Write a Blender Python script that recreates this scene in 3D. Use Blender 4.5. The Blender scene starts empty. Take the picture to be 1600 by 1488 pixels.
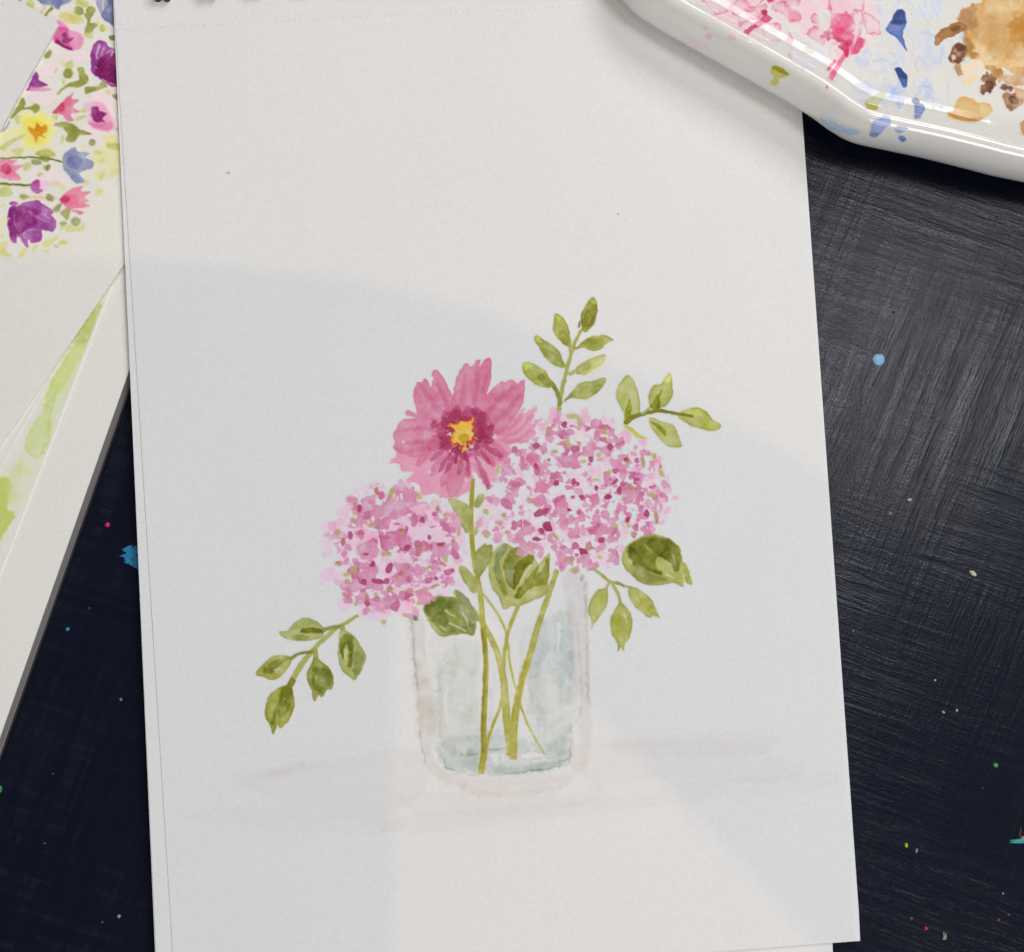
import bpy, bmesh, math, random
import numpy as np
from mathutils import Vector, Matrix
from mathutils.bvhtree import BVHTree

scene = bpy.context.scene
random.seed(7)
RNG = np.random.default_rng(11)

# ------------------------------------------------------------------ camera
W, H, F = 1600.0, 1488.0, 1716.0          # photo size and focal length in photo pixels
PITCH, ROLL, HEIGHT = math.radians(1.289), math.radians(-0.43), 0.343
RX = np.array([[1, 0, 0], [0, math.cos(PITCH), -math.sin(PITCH)], [0, math.sin(PITCH), math.cos(PITCH)]])
RY = np.array([[math.cos(ROLL), 0, math.sin(ROLL)], [0, 1, 0], [-math.sin(ROLL), 0, math.cos(ROLL)]])
ROT = RY @ RX
AX = ROT @ np.array([0, 0, -1.0])
CAM = -AX * (HEIGHT / -AX[2])
cam_data = bpy.data.cameras.new('camera')
cam = bpy.data.objects.new('camera', cam_data)
scene.collection.objects.link(cam)
M = Matrix([list(ROT[i]) + [CAM[i]] for i in range(3)] + [[0, 0, 0, 1]])
cam.matrix_world = M
cam_data.sensor_fit = 'HORIZONTAL'
cam_data.sensor_width = 36.0
cam_data.lens = 36.0 * F / W
cam_data.clip_start = 0.01
cam_data.clip_end = 50.0
scene.camera = cam

# ------------------------------------------------------------------ world, lamps, exposure (an indoor table under room lamps)
world = bpy.data.worlds.new('World')
scene.world = world
world.use_nodes = True
bg = world.node_tree.nodes['Background']
bg.inputs[0].default_value = (0.97, 0.98, 1.0, 1)
bg.inputs[1].default_value = 0.115


def area(name, loc, target, sx, sy, power, col):
    d = bpy.data.lights.new(name, 'AREA')
    d.shape = 'RECTANGLE'
    d.size, d.size_y, d.energy, d.color = sx, sy, power, col
    o = bpy.data.objects.new(name, d)
    o.location = loc
    v = Vector(target) - Vector(loc)
    o.rotation_euler = v.to_track_quat('-Z', 'Y').to_euler()
    scene.collection.objects.link(o)
    return o


area('ceiling_panel_light', (0.64, 0.24, 1.55), (0, 0, 0), 0.26, 0.40, 8.8, (0.97, 0.985, 1.0))
area('window_light', (0.55, 1.30, 1.30), (0, 0, 0), 0.9, 0.6, 14.3, (0.985, 0.98, 1.0))
area('room_light', (0.45, -1.75, 1.15), (0, 0, 0), 1.1, 0.6, 17.8, (0.985, 0.98, 1.0))
LAMP = np.array([0.02, 0.05, 1.60])
ld = bpy.data.lights.new('warm_lamp_light', 'POINT')
ld.energy, ld.color, ld.shadow_soft_size = 7.6, (1.0, 0.68, 0.33), 0.0028
lo = bpy.data.objects.new('warm_lamp_light', ld)
lo.location = LAMP
scene.collection.objects.link(lo)

vs = scene.view_settings
scene.display_settings.display_device = 'sRGB'
vs.view_transform = 'Standard'
vs.look = 'None'
vs.exposure = 0.0
vs.gamma = 1.0
vs.use_curve_mapping = False
scene.cycles.use_denoising = True
scene.cycles.max_bounces = 8

# ------------------------------------------------------------------ planes and pixel rays
G2 = np.array([.94, -.33]) * .0217
P2 = np.array([(1338 - 800) / 5000, -(1470 - 744) / 5000])


def rays(px, py):
    v = np.stack([(px - W / 2) / F, -(py - H / 2) / F, -np.ones_like(px)], -1)
    return v @ ROT.T


def at_z(px, py, z):
    v = rays(np.asarray(px, float), np.asarray(py, float))
    t = (z - CAM[2]) / v[..., 2]
    return CAM + t[..., None] * v


def at_pad(px, py, lift=0.0):
    """point on the (slightly tilted) plane of the sketch pad, lifted by some metres"""
    v = rays(np.asarray(px, float), np.asarray(py, float))
    t = (lift - G2 @ (CAM[:2] - P2) - CAM[2]) / (v[..., 2] + v[..., :2] @ G2)
    return CAM + t[..., None] * v


Z_TABLE = -0.0052

# ------------------------------------------------------------------ small helpers


def lin(c):
    c = np.asarray(c, float) / 255.0
    return np.where(c <= .04045, c / 12.92, ((c + .055) / 1.055) ** 2.4)


def mesh_obj(name, verts, faces, mat, parent=None, smooth=False):
    """verts in world coordinates; stored relative to the root's origin"""
    verts = np.asarray(verts, float)
    org = np.zeros(3)
    p = parent
    while p is not None:
        org += np.array(p.location)
        p = p.parent
    me = bpy.data.meshes.new(name)
    me.from_pydata([tuple(v) for v in (verts - org)], [], faces)
    if smooth:
        me.polygons.foreach_set('use_smooth', [True] * len(me.polygons))
    me.update()
    if mat:
        me.materials.append(mat)
    o = bpy.data.objects.new(name, me)
    scene.collection.objects.link(o)
    if parent:
        o.parent = parent
    return o


def empty(name, loc):
    o = bpy.data.objects.new(name, None)
    o.empty_display_size = 0.01
    o.location = loc
    scene.collection.objects.link(o)
    return o


def tag(o, label=None, cat=None, group=None, kind=None):
    for k, v in (('label', label), ('category', cat), ('group', group), ('kind', kind)):
        if v:
            o[k] = v
    return o


def slab(top, thick):
    """top: (n,3) outline, counter-clockwise from above -> closed prism"""
    top = np.asarray(top, float)
    n = len(top)
    bot = top - np.array([0, 0, thick])
    v = np.vstack([top, bot])
    f = [list(range(n)), list(range(2 * n - 1, n - 1, -1))]
    for i in range(n):
        j = (i + 1) % n
        f.append([i, n + i, n + j, j])
    return v, f


class NT:
    def __init__(self, name):
        self.m = bpy.data.materials.new(name)
        self.m.use_nodes = True
        self.t = self.m.node_tree
        self.b = self.t.nodes['Principled BSDF']

    def n(self, typ, **kw):
        nd = self.t.nodes.new(typ)
        for k, v in kw.items():
            if k.startswith('i_'):
                key = k[2:]
                key = int(key) if key.isdigit() else key.replace('_', ' ')
                nd.inputs[key].default_value = v
            else:
                setattr(nd, k, v)
        return nd

    def l(self, a, b):
        self.t.links.new(a, b)

    def ramp(self, fac, stops):
        r = self.n('ShaderNodeValToRGB')
        while len(r.color_ramp.elements) < len(stops):
            r.color_ramp.elements.new(0.5)
        for e, (p, c) in zip(r.color_ramp.elements, stops):
            e.position = p
            e.color = (c, c, c, 1) if isinstance(c, (int, float)) else (*c, 1)
        self.l(fac, r.inputs[0])
        return r.outputs[0]

    def mix(self, fac, a, b, blend='MIX'):
        m = self.n('ShaderNodeMix', data_type='RGBA', blend_type=blend)
        for sock, val in ((m.inputs[0], fac), (m.inputs[6], a), (m.inputs[7], b)):
            if hasattr(val, 'is_linked'):
                self.l(val, sock)
            elif isinstance(val, (int, float)):
                sock.default_value = val
            else:
                sock.default_value = (*val, 1)
        return m.outputs[2]

    def math(self, op, a, b=None):
        m = self.n('ShaderNodeMath', operation=op)
        for i, val in enumerate((a, b)):
            if val is None:
                continue
            if hasattr(val, 'is_linked'):
                self.l(val, m.inputs[i])
            else:
                m.inputs[i].default_value = val
        return m.outputs[0]


def paper_mat(name, col, painted=False, tooth=0.5):
    k = NT(name)
    tc = k.n('ShaderNodeTexCoord')
    n1 = k.n('ShaderNodeTexNoise', i_Scale=2600.0, i_Detail=3.0, i_Roughness=0.6)
    n2 = k.n('ShaderNodeTexNoise', i_Scale=24.0, i_Detail=3.0)
    n3 = k.n('ShaderNodeTexNoise', i_Scale=900.0, i_Detail=4.0)
    for n in (n1, n2, n3):
        k.l(tc.outputs['Object'], n.inputs['Vector'])
    c = np.array(col)
    base = k.mix(n2.outputs[0], tuple(c * 0.985), tuple(np.minimum(c * 1.012, .92)))
    base = k.mix(k.ramp(n3.outputs[0], [(0.38, 0.0), (0.62, 1.0)]), base, tuple(c), 'MIX') if False else base
    grain = k.ramp(n3.outputs[0], [(0.3, 0.945), (0.7, 1.0)])
    base = k.mix(1.0, base, grain, 'MULTIPLY')
    if painted:
        at = k.n('ShaderNodeAttribute', attribute_name='pigment')
        base = k.mix(1.0, base, at.outputs['Color'], 'MULTIPLY')
    k.l(base, k.b.inputs['Base Color'])
    k.b.inputs['Roughness'].default_value = 0.8
    k.b.inputs['Specular IOR Level'].default_value = 0.22
    h = k.math('ADD', n1.outputs[0], k.math('MULTIPLY', n3.outputs[0], 0.8))
    n4 = k.n('ShaderNodeTexNoise', i_Scale=16.0, i_Detail=1.0)       # the sheet is never quite flat
    k.l(tc.outputs['Object'], n4.inputs['Vector'])
    bw = k.n('ShaderNodeBump', i_Strength=1.0, i_Distance=0.0011)
    k.l(n4.outputs[0], bw.inputs['Height'])
    bp = k.n('ShaderNodeBump', i_Strength=tooth, i_Distance=0.00006)
    k.l(h, bp.inputs['Height'])
    k.l(bw.outputs[0], bp.inputs['Normal'])
    k.l(bp.outputs[0], k.b.inputs['Normal'])
    return k.m


def plain(name, col, rough=0.5, spec=0.5, vary=0.12, scale=300.0, bump=0.0):
    k = NT(name)
    tc = k.n('ShaderNodeTexCoord')
    n = k.n('ShaderNodeTexNoise', i_Scale=scale, i_Detail=4.0)
    k.l(tc.outputs['Object'], n.inputs['Vector'])
    c = np.array(col)
    k.l(k.mix(n.outputs[0], tuple(c * (1 - vary)), tuple(np.minimum(c * (1 + vary), 1))), k.b.inputs['Base Color'])
    k.b.inputs['Roughness'].default_value = rough
    k.b.inputs['Specular IOR Level'].default_value = spec
    if bump:
        bp = k.n('ShaderNodeBump', i_Strength=bump, i_Distance=0.0003)
        k.l(n.outputs[0], bp.inputs['Height'])
        k.l(bp.outputs[0], k.b.inputs['Normal'])
    return k.m


C_PAPER = (0.815, 0.812, 0.805)
C_CREAM = (0.88, 0.855, 0.785)
M_PAPER = paper_mat('white_drawing_paper', C_PAPER, tooth=.7)
M_PAINT = paper_mat('watercolour_on_white_paper', C_PAPER, True, tooth=.7)
M_CREAM = paper_mat('cream_watercolour_paper', C_CREAM, tooth=0.35)
M_CREAMPAINT = paper_mat('watercolour_on_cream_paper', C_CREAM, True, tooth=0.35)

# ------------------------------------------------------------------ the watercolour engine: pigment laid down stroke by stroke
ZOOM = {  # (origin x, origin y, scale): each list of outline points below is written in one of these enlarged rulers
    'c': (600, 550, 6.2), 'a': (480, 740, 5.3333), 'b': (720, 600, 4.4444), 'l': (800, 450, 4.7059),
    'v': (600, 860, 3.72), 's': (380, 940, 6.7636), 'r': (860, 810, 5.7143), 'm': (640, 820, 6.1538),
    'f': (0, 0, 7.085), 'g': (0, 200, 6.765), 'p': (1050, 0, 5.3333), 'q': (1340, 0, 5.7231),
    'h': (0, 380, 3.1), 'x': (0, 0, 1.0)}


def pts(z, s):
    ox, oy, k = ZOOM[z]
    a = np.array([[float(q) for q in p.split(',')] for p in s.split()])
    return a / k + np.array([ox, oy])


def upsample(shape, cell, seed):
    r = np.random.default_rng(seed)
    h, w = shape
    gh, gw = int(h / cell) + 3, int(w / cell) + 3
    g = r.random((gh, gw)) * 2 - 1
    y, x = np.arange(h) / cell, np.arange(w) / cell
    yi, xi = y.astype(int), x.astype(int)
    fy, fx = y - yi, x - xi
    fy, fx = fy * fy * (3 - 2 * fy), fx * fx * (3 - 2 * fx)
    a = g[np.ix_(yi, xi)] * (1 - fx) + g[np.ix_(yi, xi + 1)] * fx
    b = g[np.ix_(yi + 1, xi)] * (1 - fx) + g[np.ix_(yi + 1, xi + 1)] * fx
    return a * (1 - fy)[:, None] + b * fy[:, None]


class Canvas:
    def __init__(self, x0, y0, x1, y1, step, paper):
        self.x0, self.y0, self.g = x0, y0, step
        self.nx, self.ny = int((x1 - x0) / step) + 1, int((y1 - y0) / step) + 1
        self.A = np.zeros((self.ny, self.nx, 3))
        self.L = np.zeros((self.ny, self.nx), int)
        sh = (self.ny, self.nx)
        self.n2 = upsample(sh, 2.2 / step, 1)
        self.n5 = upsample(sh, 5.5 / step, 2)
        self.n5b = upsample(sh, 5.5 / step, 12)
        self.n14 = upsample(sh, 14 / step, 3)
        self.n40 = upsample(sh, 40 / step, 4)
        self.paper = lin(paper)
        self.names = ['']
        self.sm = self.mm = 1.0
        self.labels = ['']

    def elem(self, name, label=''):
        self.names.append(name)
        self.labels.append(label)
        return len(self.names) - 1

    def stroke(self, e, P, col, dens=1.0, soft=0.8, edge=0.25, ew=1.6, wob=1.0, op=1.0, gran=0.10, mode='rep',
               smooth=True, grad=None, mott=0.12, rim=None):
        soft, mott = soft * self.sm, mott * self.mm
        P = np.asarray(P, float)
        if smooth and len(P) > 3:
            P = catmull(P, 4)
        pad = soft * 2 + wob * 2 + 2
        lo, hi = P.min(0) - pad, P.max(0) + pad
        i0 = max(0, int((lo[0] - self.x0) / self.g)); i1 = min(self.nx, int((hi[0] - self.x0) / self.g) + 2)
        j0 = max(0, int((lo[1] - self.y0) / self.g)); j1 = min(self.ny, int((hi[1] - self.y0) / self.g) + 2)
        if i1 <= i0 or j1 <= j0:
            return
        X = self.x0 + np.arange(i0, i1) * self.g
        Y = self.y0 + np.arange(j0, j1) * self.g
        X, Y = np.meshgrid(X, Y)
        sl = (slice(j0, j1), slice(i0, i1))
        Xw = X + wob * self.n5[sl]
        Yw = Y + wob * self.n5b[sl]
        d2 = np.full(X.shape, 1e9)
        ins = np.zeros(X.shape, bool)
        n = len(P)
        for i in range(n):
            a, b = P[i], P[(i + 1) % n]
            ab = b - a
            L2 = ab @ ab
            if L2 < 1e-9:
                continue
            t = np.clip(((Xw - a[0]) * ab[0] + (Yw - a[1]) * ab[1]) / L2, 0, 1)
            d2 = np.minimum(d2, (Xw - a[0] - t * ab[0]) ** 2 + (Yw - a[1] - t * ab[1]) ** 2)
            if a[1] != b[1]:
                c = (a[1] > Yw) != (b[1] > Yw)
                ins ^= c & (Xw < (b[0] - a[0]) * (Yw - a[1]) / (b[1] - a[1]) + a[0])
        d = np.sqrt(d2)
        d = np.where(ins, d, -d)
        t = np.clip((d + soft) / (2 * soft), 0, 1)
        cov = t * t * (3 - 2 * t) * op
        dn = dens * (1 + edge * np.exp(-np.maximum(d, 0) / ew) + gran * self.n2[sl] + mott * (self.n14[sl] + self.n5[sl] * .6))
        if grad:   # (x,y,dx,dy,k): density grows along a direction
            gx, gy, hx, hy, k = grad
            s = ((X - gx) * (hx - gx) + (Y - gy) * (hy - gy)) / ((hx - gx) ** 2 + (hy - gy) ** 2)
            dn = dn * (1 + (k - 1) * np.clip(s, 0, 1))
        T = np.clip(lin(col) / self.paper, 0.004, 1.10)
        a3 = -np.log(T)[None, None, :] * np.maximum(dn, 0)[..., None]
        if mode == 'rep':
            self.A[sl] = self.A[sl] * (1 - cov[..., None]) + a3 * cov[..., None]
        elif mode == 'mul':
            self.A[sl] += a3 * cov[..., None]
        elif mode == 'lift':
            self.A[sl] *= (1 - cov[..., None])
            return
        if rim:   # pigment dried into a dark line along the edge of the wash
            rc, ro, rw = rim
            m = (np.exp(-np.abs(d - rw * .6) / rw) * (d > -rw) * ro * np.clip(.65 + .9 * self.n14[sl], 0, 1))[..., None]
            aR = -np.log(np.clip(lin(rc) / self.paper, .004, 1.1))
            self.A[sl] = self.A[sl] * (1 - m) + aR * m
        if e:
            L = self.L[sl]
            L[cov > 0.22] = e
            L[(cov > 0.02) & (L == 0)] = e

    def ell(self, e, x, y, rx, ry, ang, col, z='x', jag=0.18, n=9, **kw):
        ox, oy, k = ZOOM[z]
        t = np.arange(n) / n * 2 * math.pi
        r = 1 + jag * RNG.uniform(-1, 1, n)
        a = math.radians(ang)
        u, v = rx * r * np.cos(t), ry * r * np.sin(t)
        P = np.stack([x + u * math.cos(a) - v * math.sin(a), y + u * math.sin(a) + v * math.cos(a)], -1)
        self.stroke(e, P / k + np.array([ox, oy]), col, **kw)

    def line(self, e, P, w0, w1, col, **kw):
        """a brush line along P (photo pixels) with full width running w0 -> w1"""
        P = catmull(np.asarray(P, float), 5, closed=False) if len(P) > 2 else np.asarray(P, float)
        tg = np.gradient(P, axis=0)
        tg /= np.linalg.norm(tg, axis=1)[:, None] + 1e-9
        nrm = np.stack([-tg[:, 1], tg[:, 0]], -1)
        w = np.linspace(w0, w1, len(P))[:, None] / 2
        self.stroke(e, np.vstack([P + nrm * w, (P - nrm * w)[::-1]]), col, smooth=False, **kw)

    def films(self, surf, mat, parent, extra=None, thresh=0.012, name_of=None):
        """cut the pigment into one thin film mesh per painted element"""
        A = self.A if extra is None else self.A + extra
        T = np.exp(-A)
        has = (1 - np.exp(-self.A)).max(-1) > thresh
        lab = self.L.copy()
        for _ in range(2):   # let cells on the soft fringe take their neighbour's element
            for sy, sx in ((0, 1), (0, -1), (1, 0), (-1, 0)):
                sh = np.roll(lab, (sy, sx), (0, 1))
                lab = np.where((lab == 0) & has, sh, lab)
        cell = has[:-1, :-1] | has[1:, :-1] | has[:-1, 1:] | has[1:, 1:]
        cl = np.maximum.reduce([lab[:-1, :-1], lab[1:, :-1], lab[:-1, 1:], lab[1:, 1:]])
        out = []
        for e in range(1, len(self.names)):
            jj, ii = np.nonzero(cell & (cl == e))
            if len(jj) < 4:
                continue
            quad = np.stack([jj * self.nx + ii, (jj + 1) * self.nx + ii, (jj + 1) * self.nx + ii + 1, jj * self.nx + ii + 1], -1)
            u, inv = np.unique(quad, return_inverse=True)
            inv = inv.reshape(-1)
            vj, vi = u // self.nx, u % self.nx
            co = surf(self.x0 + vi * self.g, self.y0 + vj * self.g)
            bad = np.isnan(co[:, 0])
            if bad.any():
                ok = ~bad[inv.reshape(-1, 4)].any(1)
                keep, inv = np.unique(inv.reshape(-1, 4)[ok], return_inverse=True)
                inv = inv.reshape(-1)
                jj, co, u, vj, vi = jj[ok], co[keep], u[keep], vj[keep], vi[keep]
                if len(jj) < 4:
                    continue
            col = np.ones((len(u), 4))
            col[:, :3] = T[vj, vi]
            org = np.zeros(3)
            p = parent
            while p is not None:
                org += np.array(p.location)
                p = p.parent
            me = bpy.data.meshes.new(self.names[e])
            nf = len(jj)
            me.vertices.add(len(u))
            me.vertices.foreach_set('co', (co - org).astype(np.float32).ravel())
            me.loops.add(nf * 4)
            me.loops.foreach_set('vertex_index', inv.astype(np.int32))
            me.polygons.add(nf)
            me.polygons.foreach_set('loop_start', np.arange(0, nf * 4, 4, dtype=np.int32))
            me.polygons.foreach_set('use_smooth', np.ones(nf, bool))
            me.update(calc_edges=True)
            at = me.attributes.new('pigment', 'FLOAT_COLOR', 'POINT')
            at.data.foreach_set('color', col.astype(np.float32).ravel())
            me.materials.append(mat)
            o = bpy.data.objects.new(self.names[e], me)
            scene.collection.objects.link(o)
            o.parent = parent
            if self.labels[e]:
                o['label'] = self.labels[e]
            out.append(o)
        return out


def catmull(P, k, closed=True):
    n = len(P)
    out = []
    rng = range(n) if closed else range(n - 1)
    for i in rng:
        if closed:
            p0, p1, p2, p3 = P[i - 1], P[i], P[(i + 1) % n], P[(i + 2) % n]
        else:
            p0, p1, p2, p3 = P[max(i - 1, 0)], P[i], P[i + 1], P[min(i + 2, n - 1)]
        for j in range(k):
            t = j / k
            out.append(.5 * (2 * p1 + (p2 - p0) * t + (2 * p0 - 5 * p1 + 4 * p2 - p3) * t * t + (3 * p1 - p0 - 3 * p2 + p3) * t ** 3))
    if not closed:
        out.append(P[-1])
    return np.array(out)


# ------------------------------------------------------------------ table: black paint brushed crosswise over a board
def table_mat():
    k = NT('black_brushed_paint')
    tc = k.n('ShaderNodeTexCoord')

    def streak(ang, long_, cross, seed, detail=4.0):
        mp = k.n('ShaderNodeMapping')
        mp.inputs['Rotation'].default_value = (0, 0, math.radians(ang))
        mp.inputs['Location'].default_value = (seed, seed * .7, 0)
        k.l(tc.outputs['Object'], mp.inputs['Vector'])
        mp2 = k.n('ShaderNodeMapping')
        mp2.inputs['Scale'].default_value = (long_, cross, 1)
        k.l(mp.outputs[0], mp2.inputs['Vector'])
        n = k.n('ShaderNodeTexNoise', i_Scale=1.0, i_Detail=detail, i_Roughness=0.62, i_Distortion=0.4)
        k.l(mp2.outputs[0], n.inputs['Vector'])
        return n.outputs[0]

    def blotch(scale, seed):
        mp = k.n('ShaderNodeMapping')
        mp.inputs['Location'].default_value = (seed, seed, 0)
        k.l(tc.outputs['Object'], mp.inputs['Vector'])
        n = k.n('ShaderNodeTexNoise', i_Scale=scale, i_Detail=3.0)
        k.l(mp.outputs[0], n.inputs['Vector'])
        return n.outputs[0]
    s1 = streak(17, 18, 300, 3.1, 5.0)       # strokes running right and slightly down
    s1b = streak(23, 34, 900, 5.7)
    s2 = streak(-70, 14, 190, 8.3, 5.0)      # strokes running steeply down-left
    s2b = streak(-64, 26, 620, 1.9)
    patch = k.ramp(blotch(13, 4.4), [(0.42, 0.0), (0.60, 1.0)])
    a = k.mix(0.32, s1, s1b)
    b = k.mix(0.3, s2, s2b)
    hgt = k.mix(k.math('ADD', k.math('MULTIPLY', patch, 0.78), 0.12), a, b)
    fine = blotch(1500, 2.0)
    hsum = k.math('ADD', hgt, k.math('MULTIPLY', fine, 0.08))
    bp = k.n('ShaderNodeBump', i_Strength=0.5, i_Distance=0.0011)
    k.l(hsum, bp.inputs['Height'])
    k.l(bp.outputs[0], k.b.inputs['Normal'])
    # thin places where the dark paint is rubbed grey along the strokes
    worn = k.math('MULTIPLY', k.ramp(k.math('MULTIPLY', a, b), [(0.27, 0.0), (0.42, 1.0)]), k.ramp(blotch(9, 9.4), [(0.40, 0.0), (0.66, 1.0)]))
    base = k.mix(blotch(7, 7.7), (0.0035, 0.0055, 0.017), (0.005, 0.006, 0.013))
    base = k.mix(k.math('MULTIPLY', worn, 0.55), base, (0.040, 0.044, 0.056))
    base = k.mix(k.ramp(hgt, [(0.46, 0.0), (0.68, 0.55)]), base, (0.011, 0.015, 0.030))
    k.l(base, k.b.inputs['Base Color'])
    rg = k.ramp(hgt, [(0.35, 0.38), (0.65, 0.20)])
    k.l(rg, k.b.inputs['Roughness'])
    k.b.inputs['Specular IOR Level'].default_value = 0.20
    return k.m


tx = 0.9
table = mesh_obj('table', *slab([(-tx, -tx, Z_TABLE), (tx, -tx, Z_TABLE), (tx, tx, Z_TABLE), (-tx, tx, Z_TABLE)], 0.03), table_mat())
tag(table, 'black painted table top with crossed brush marks and paint specks', 'table', kind='structure')

# ------------------------------------------------------------------ the stack of paper at the left
M_EDGE = NT('stacked_page_edges')
_tc = M_EDGE.n('ShaderNodeTexCoord')
_mp = M_EDGE.n('ShaderNodeMapping')
_mp.inputs['Scale'].default_value = (3, 3, 2600)
M_EDGE.l(_tc.outputs['Object'], _mp.inputs['Vector'])
_n = M_EDGE.n('ShaderNodeTexNoise', i_Scale=1.0, i_Detail=2.0)
M_EDGE.l(_mp.outputs[0], _n.inputs['Vector'])
M_EDGE.l(M_EDGE.ramp(_n.outputs[0], [(0.35, (0.22, 0.21, 0.20)), (0.65, (0.5, 0.48, 0.44))]), M_EDGE.b.inputs['Base Color'])
M_EDGE.b.inputs['Roughness'].default_value = 0.85
M_BOARD = plain('grey_backing_card', (0.055, 0.048, 0.042), 0.85, 0.2)


def sheet_pts(px_list, z):
    a = np.array(px_list, float)
    return at_z(a[:, 0], a[:, 1], z)


def ccw(p):
    p = np.asarray(p)
    x, y = p[:, 0], p[:, 1]
    return p if np.sum(x * np.roll(y, -1) - np.roll(x, -1) * y) > 0 else p[::-1]


# block of watercolour paper (thick pad) under everything at the left
zb = 0.0016
bl_px = [(397, 0), (197, 592), (0, 1152), (-60, 1322), (-700, 1100), (-240, -260), (489, -262)]
bl_top = ccw(sheet_pts(bl_px, zb))
block = empty('paper_block', (bl_top[:, 0].mean(), bl_top[:, 1].mean(), Z_TABLE))
tag(block, 'thick cream block of watercolour paper with grey page edges at the left', 'paper block')
mesh_obj('cover_page', *slab(bl_top, 0.0003), M_CREAM, block)
c0 = bl_top.mean(0)
core = bl_top - np.array([0, 0, 0.0003]); core = c0 + (core - c0) * np.array([.9985, .9985, 1])
core[:, 2] = zb - 0.0003
mesh_obj('page_edges', *slab(core, 0.0051), M_EDGE.m, block)
bk = core.copy(); bk[:, 2] = zb - 0.0054; bk[:, :2] = c0[:2] + (bk[:, :2] - c0[:2]) * 1.006
mesh_obj('backing_board', *slab(bk, zb - 0.0054 - Z_TABLE), M_BOARD, block)


def loose_sheet(name, px_list, z, thick, mat, label, cat, curl=0.0):
    top = ccw(sheet_pts(px_list, z))
    c = top.mean(0)
    root = empty(name, (c[0], c[1], z - thick))
    mesh_obj('sheet', *slab(top, thick), mat, root)
    tag(root, label, cat)
    return root


gsheet = loose_sheet('painted_sheet', [(300, 120), (174, 445), (95, 650), (14.5, 857), (-120, 1205), (-560, 1040), (-200, -60)], zb + .00045, .0004, M_CREAM,
                     'cream sheet with loose green watercolour, edge showing between block and upper sheets', 'painting')
bsheet = loose_sheet('blank_sheet', [(256, 300), (112, 527), (55, 628), (0, 728), (-150, 998), (-600, 760), (-250, 20)], zb + .0009, .0003, M_CREAM,
                     'blank cream sheet, thin sliver under the floral painting', 'paper sheet')
fsheet = loose_sheet('floral_painting', [(297, 262), (200, 404), (100, 551), (0, 699), (-200, 995), (-640, 720), (-260, -330), (120, -140), (300, -60)],
                     zb + .0014, .0004, M_CREAM, 'cream sheet painted with purple, pink, blue and yellow watercolour flowers', 'painting')
card = loose_sheet('white_card', [(92, 38), (45, 121), (0, 205), (-120, 426), (-420, 270), (-180, -100), (20, -4)], zb + .0024, .0007, M_PAPER,
                   'blank white card lying corner down over the floral painting', 'card')

# --- floral painting
fc = Canvas(-12, -12, 222, 440, 1.1, (218, 213, 200))
fc.sm, fc.mm = 1.6, 2.6
purple, plum, rose, pinkc, red, blue, dblue, yel, org, olive, lgreen, pale = (150, 75, 140), (115, 25, 85), (205, 110, 150), (222, 150, 178), (195, 75, 105), (144, 147, 170), (106, 108, 145), (228, 222, 125), (205, 135, 25), (135, 138, 62), (188, 190, 115), (233, 209, 205)
soft = dict(soft=2.2, edge=0.05, wob=2.0, mott=.2)
e = fc.elem('painted_wash', 'pale pink and yellow background washes')
for s in ('600,500 700,560 990,580 1010,690 800,680 700,660 590,600', '470,760 560,690 650,700 660,780 640,860 540,840 450,850', '330,980 560,1000 640,1060 560,1180 420,1150 290,1080 290,1010',
          '650,230 800,260 900,300 950,400 850,380 740,300', '1000,1010 1150,1000 1290,1140 1330,1400 1260,1460 1200,1250 1050,1130'):
    fc.stroke(e, pts('f', s), pale, **soft)
for s in ('870,0 1200,10 1280,60 1290,160 1180,210 1000,160 900,90', '300,440 450,400 560,480 500,600 360,590', '520,480 640,500 700,540 640,600 540,560'):
    fc.stroke(e, pts('g', s), pale, dens=.8, **soft)
for x, y, rx, ry in ((1180, 260, 110, 170), (1060, 330, 90, 80), (1190, 450, 80, 90), (1040, 500, 60, 50), (190, 240, 90, 40), (60, 240, 60, 50), (470, 250, 90, 45), (1200, 130, 70, 60)):
    fc.ell(e, x, y, rx, ry, RNG.uniform(-30, 30), (216, 212, 145), 'g', soft=4, edge=0, wob=3, op=.75)
for s, z in (('0,60 60,0 200,0 240,60 120,120 0,200', 'g'), ('0,960 40,960 60,1040 30,1110 0,1110', 'g')):
    fc.stroke(e, pts(z, s), (222, 218, 150), dens=.7, **soft)
e = fc.elem('painted_flower', 'blue flower at the upper edge')
fc.stroke(e, pts('f', '420,-20 480,50 560,60 640,100 680,60 770,20 780,-20'), blue, dens=1.2, soft=1.4)
fc.stroke(e, pts('f', '560,-20 600,40 640,90 680,40 690,-20'), dblue, soft=1.8, op=.7)
e = fc.elem('painted_stem')
fc.line(e, pts('f', '580,85 535,130 495,185'), 4.5, 3, olive)
fc.line(e, pts('f', '470,60 500,90 440,150'), 4, 3, (205, 190, 150), soft=1.5)
e = fc.elem('painted_leaf')
fc.stroke(e, pts('f', '300,20 350,0 380,60 340,100 290,70'), lgreen, soft=1.8)
fc.stroke(e, pts('f', '160,-10 210,-10 230,30 190,40'), olive, soft=1.5)
fc.stroke(e, pts('f', '660,170 760,140 860,170 920,245 740,245'), (205, 190, 115), soft=3)
e = fc.elem('painted_leaf', 'olive leaf cluster with round leaves')
fc.ell(e, 870, 115, 52, 50, 0, olive, 'f', dens=.85)
fc.ell(e, 1005, 130, 50, 52, 0, olive, 'f', dens=.8)
fc.ell(e, 940, 50, 45, 40, 0, lgreen, 'f', soft=1.6)
fc.ell(e, 870, 20, 40, 40, 0, lgreen, 'f', soft=1.6)
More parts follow.
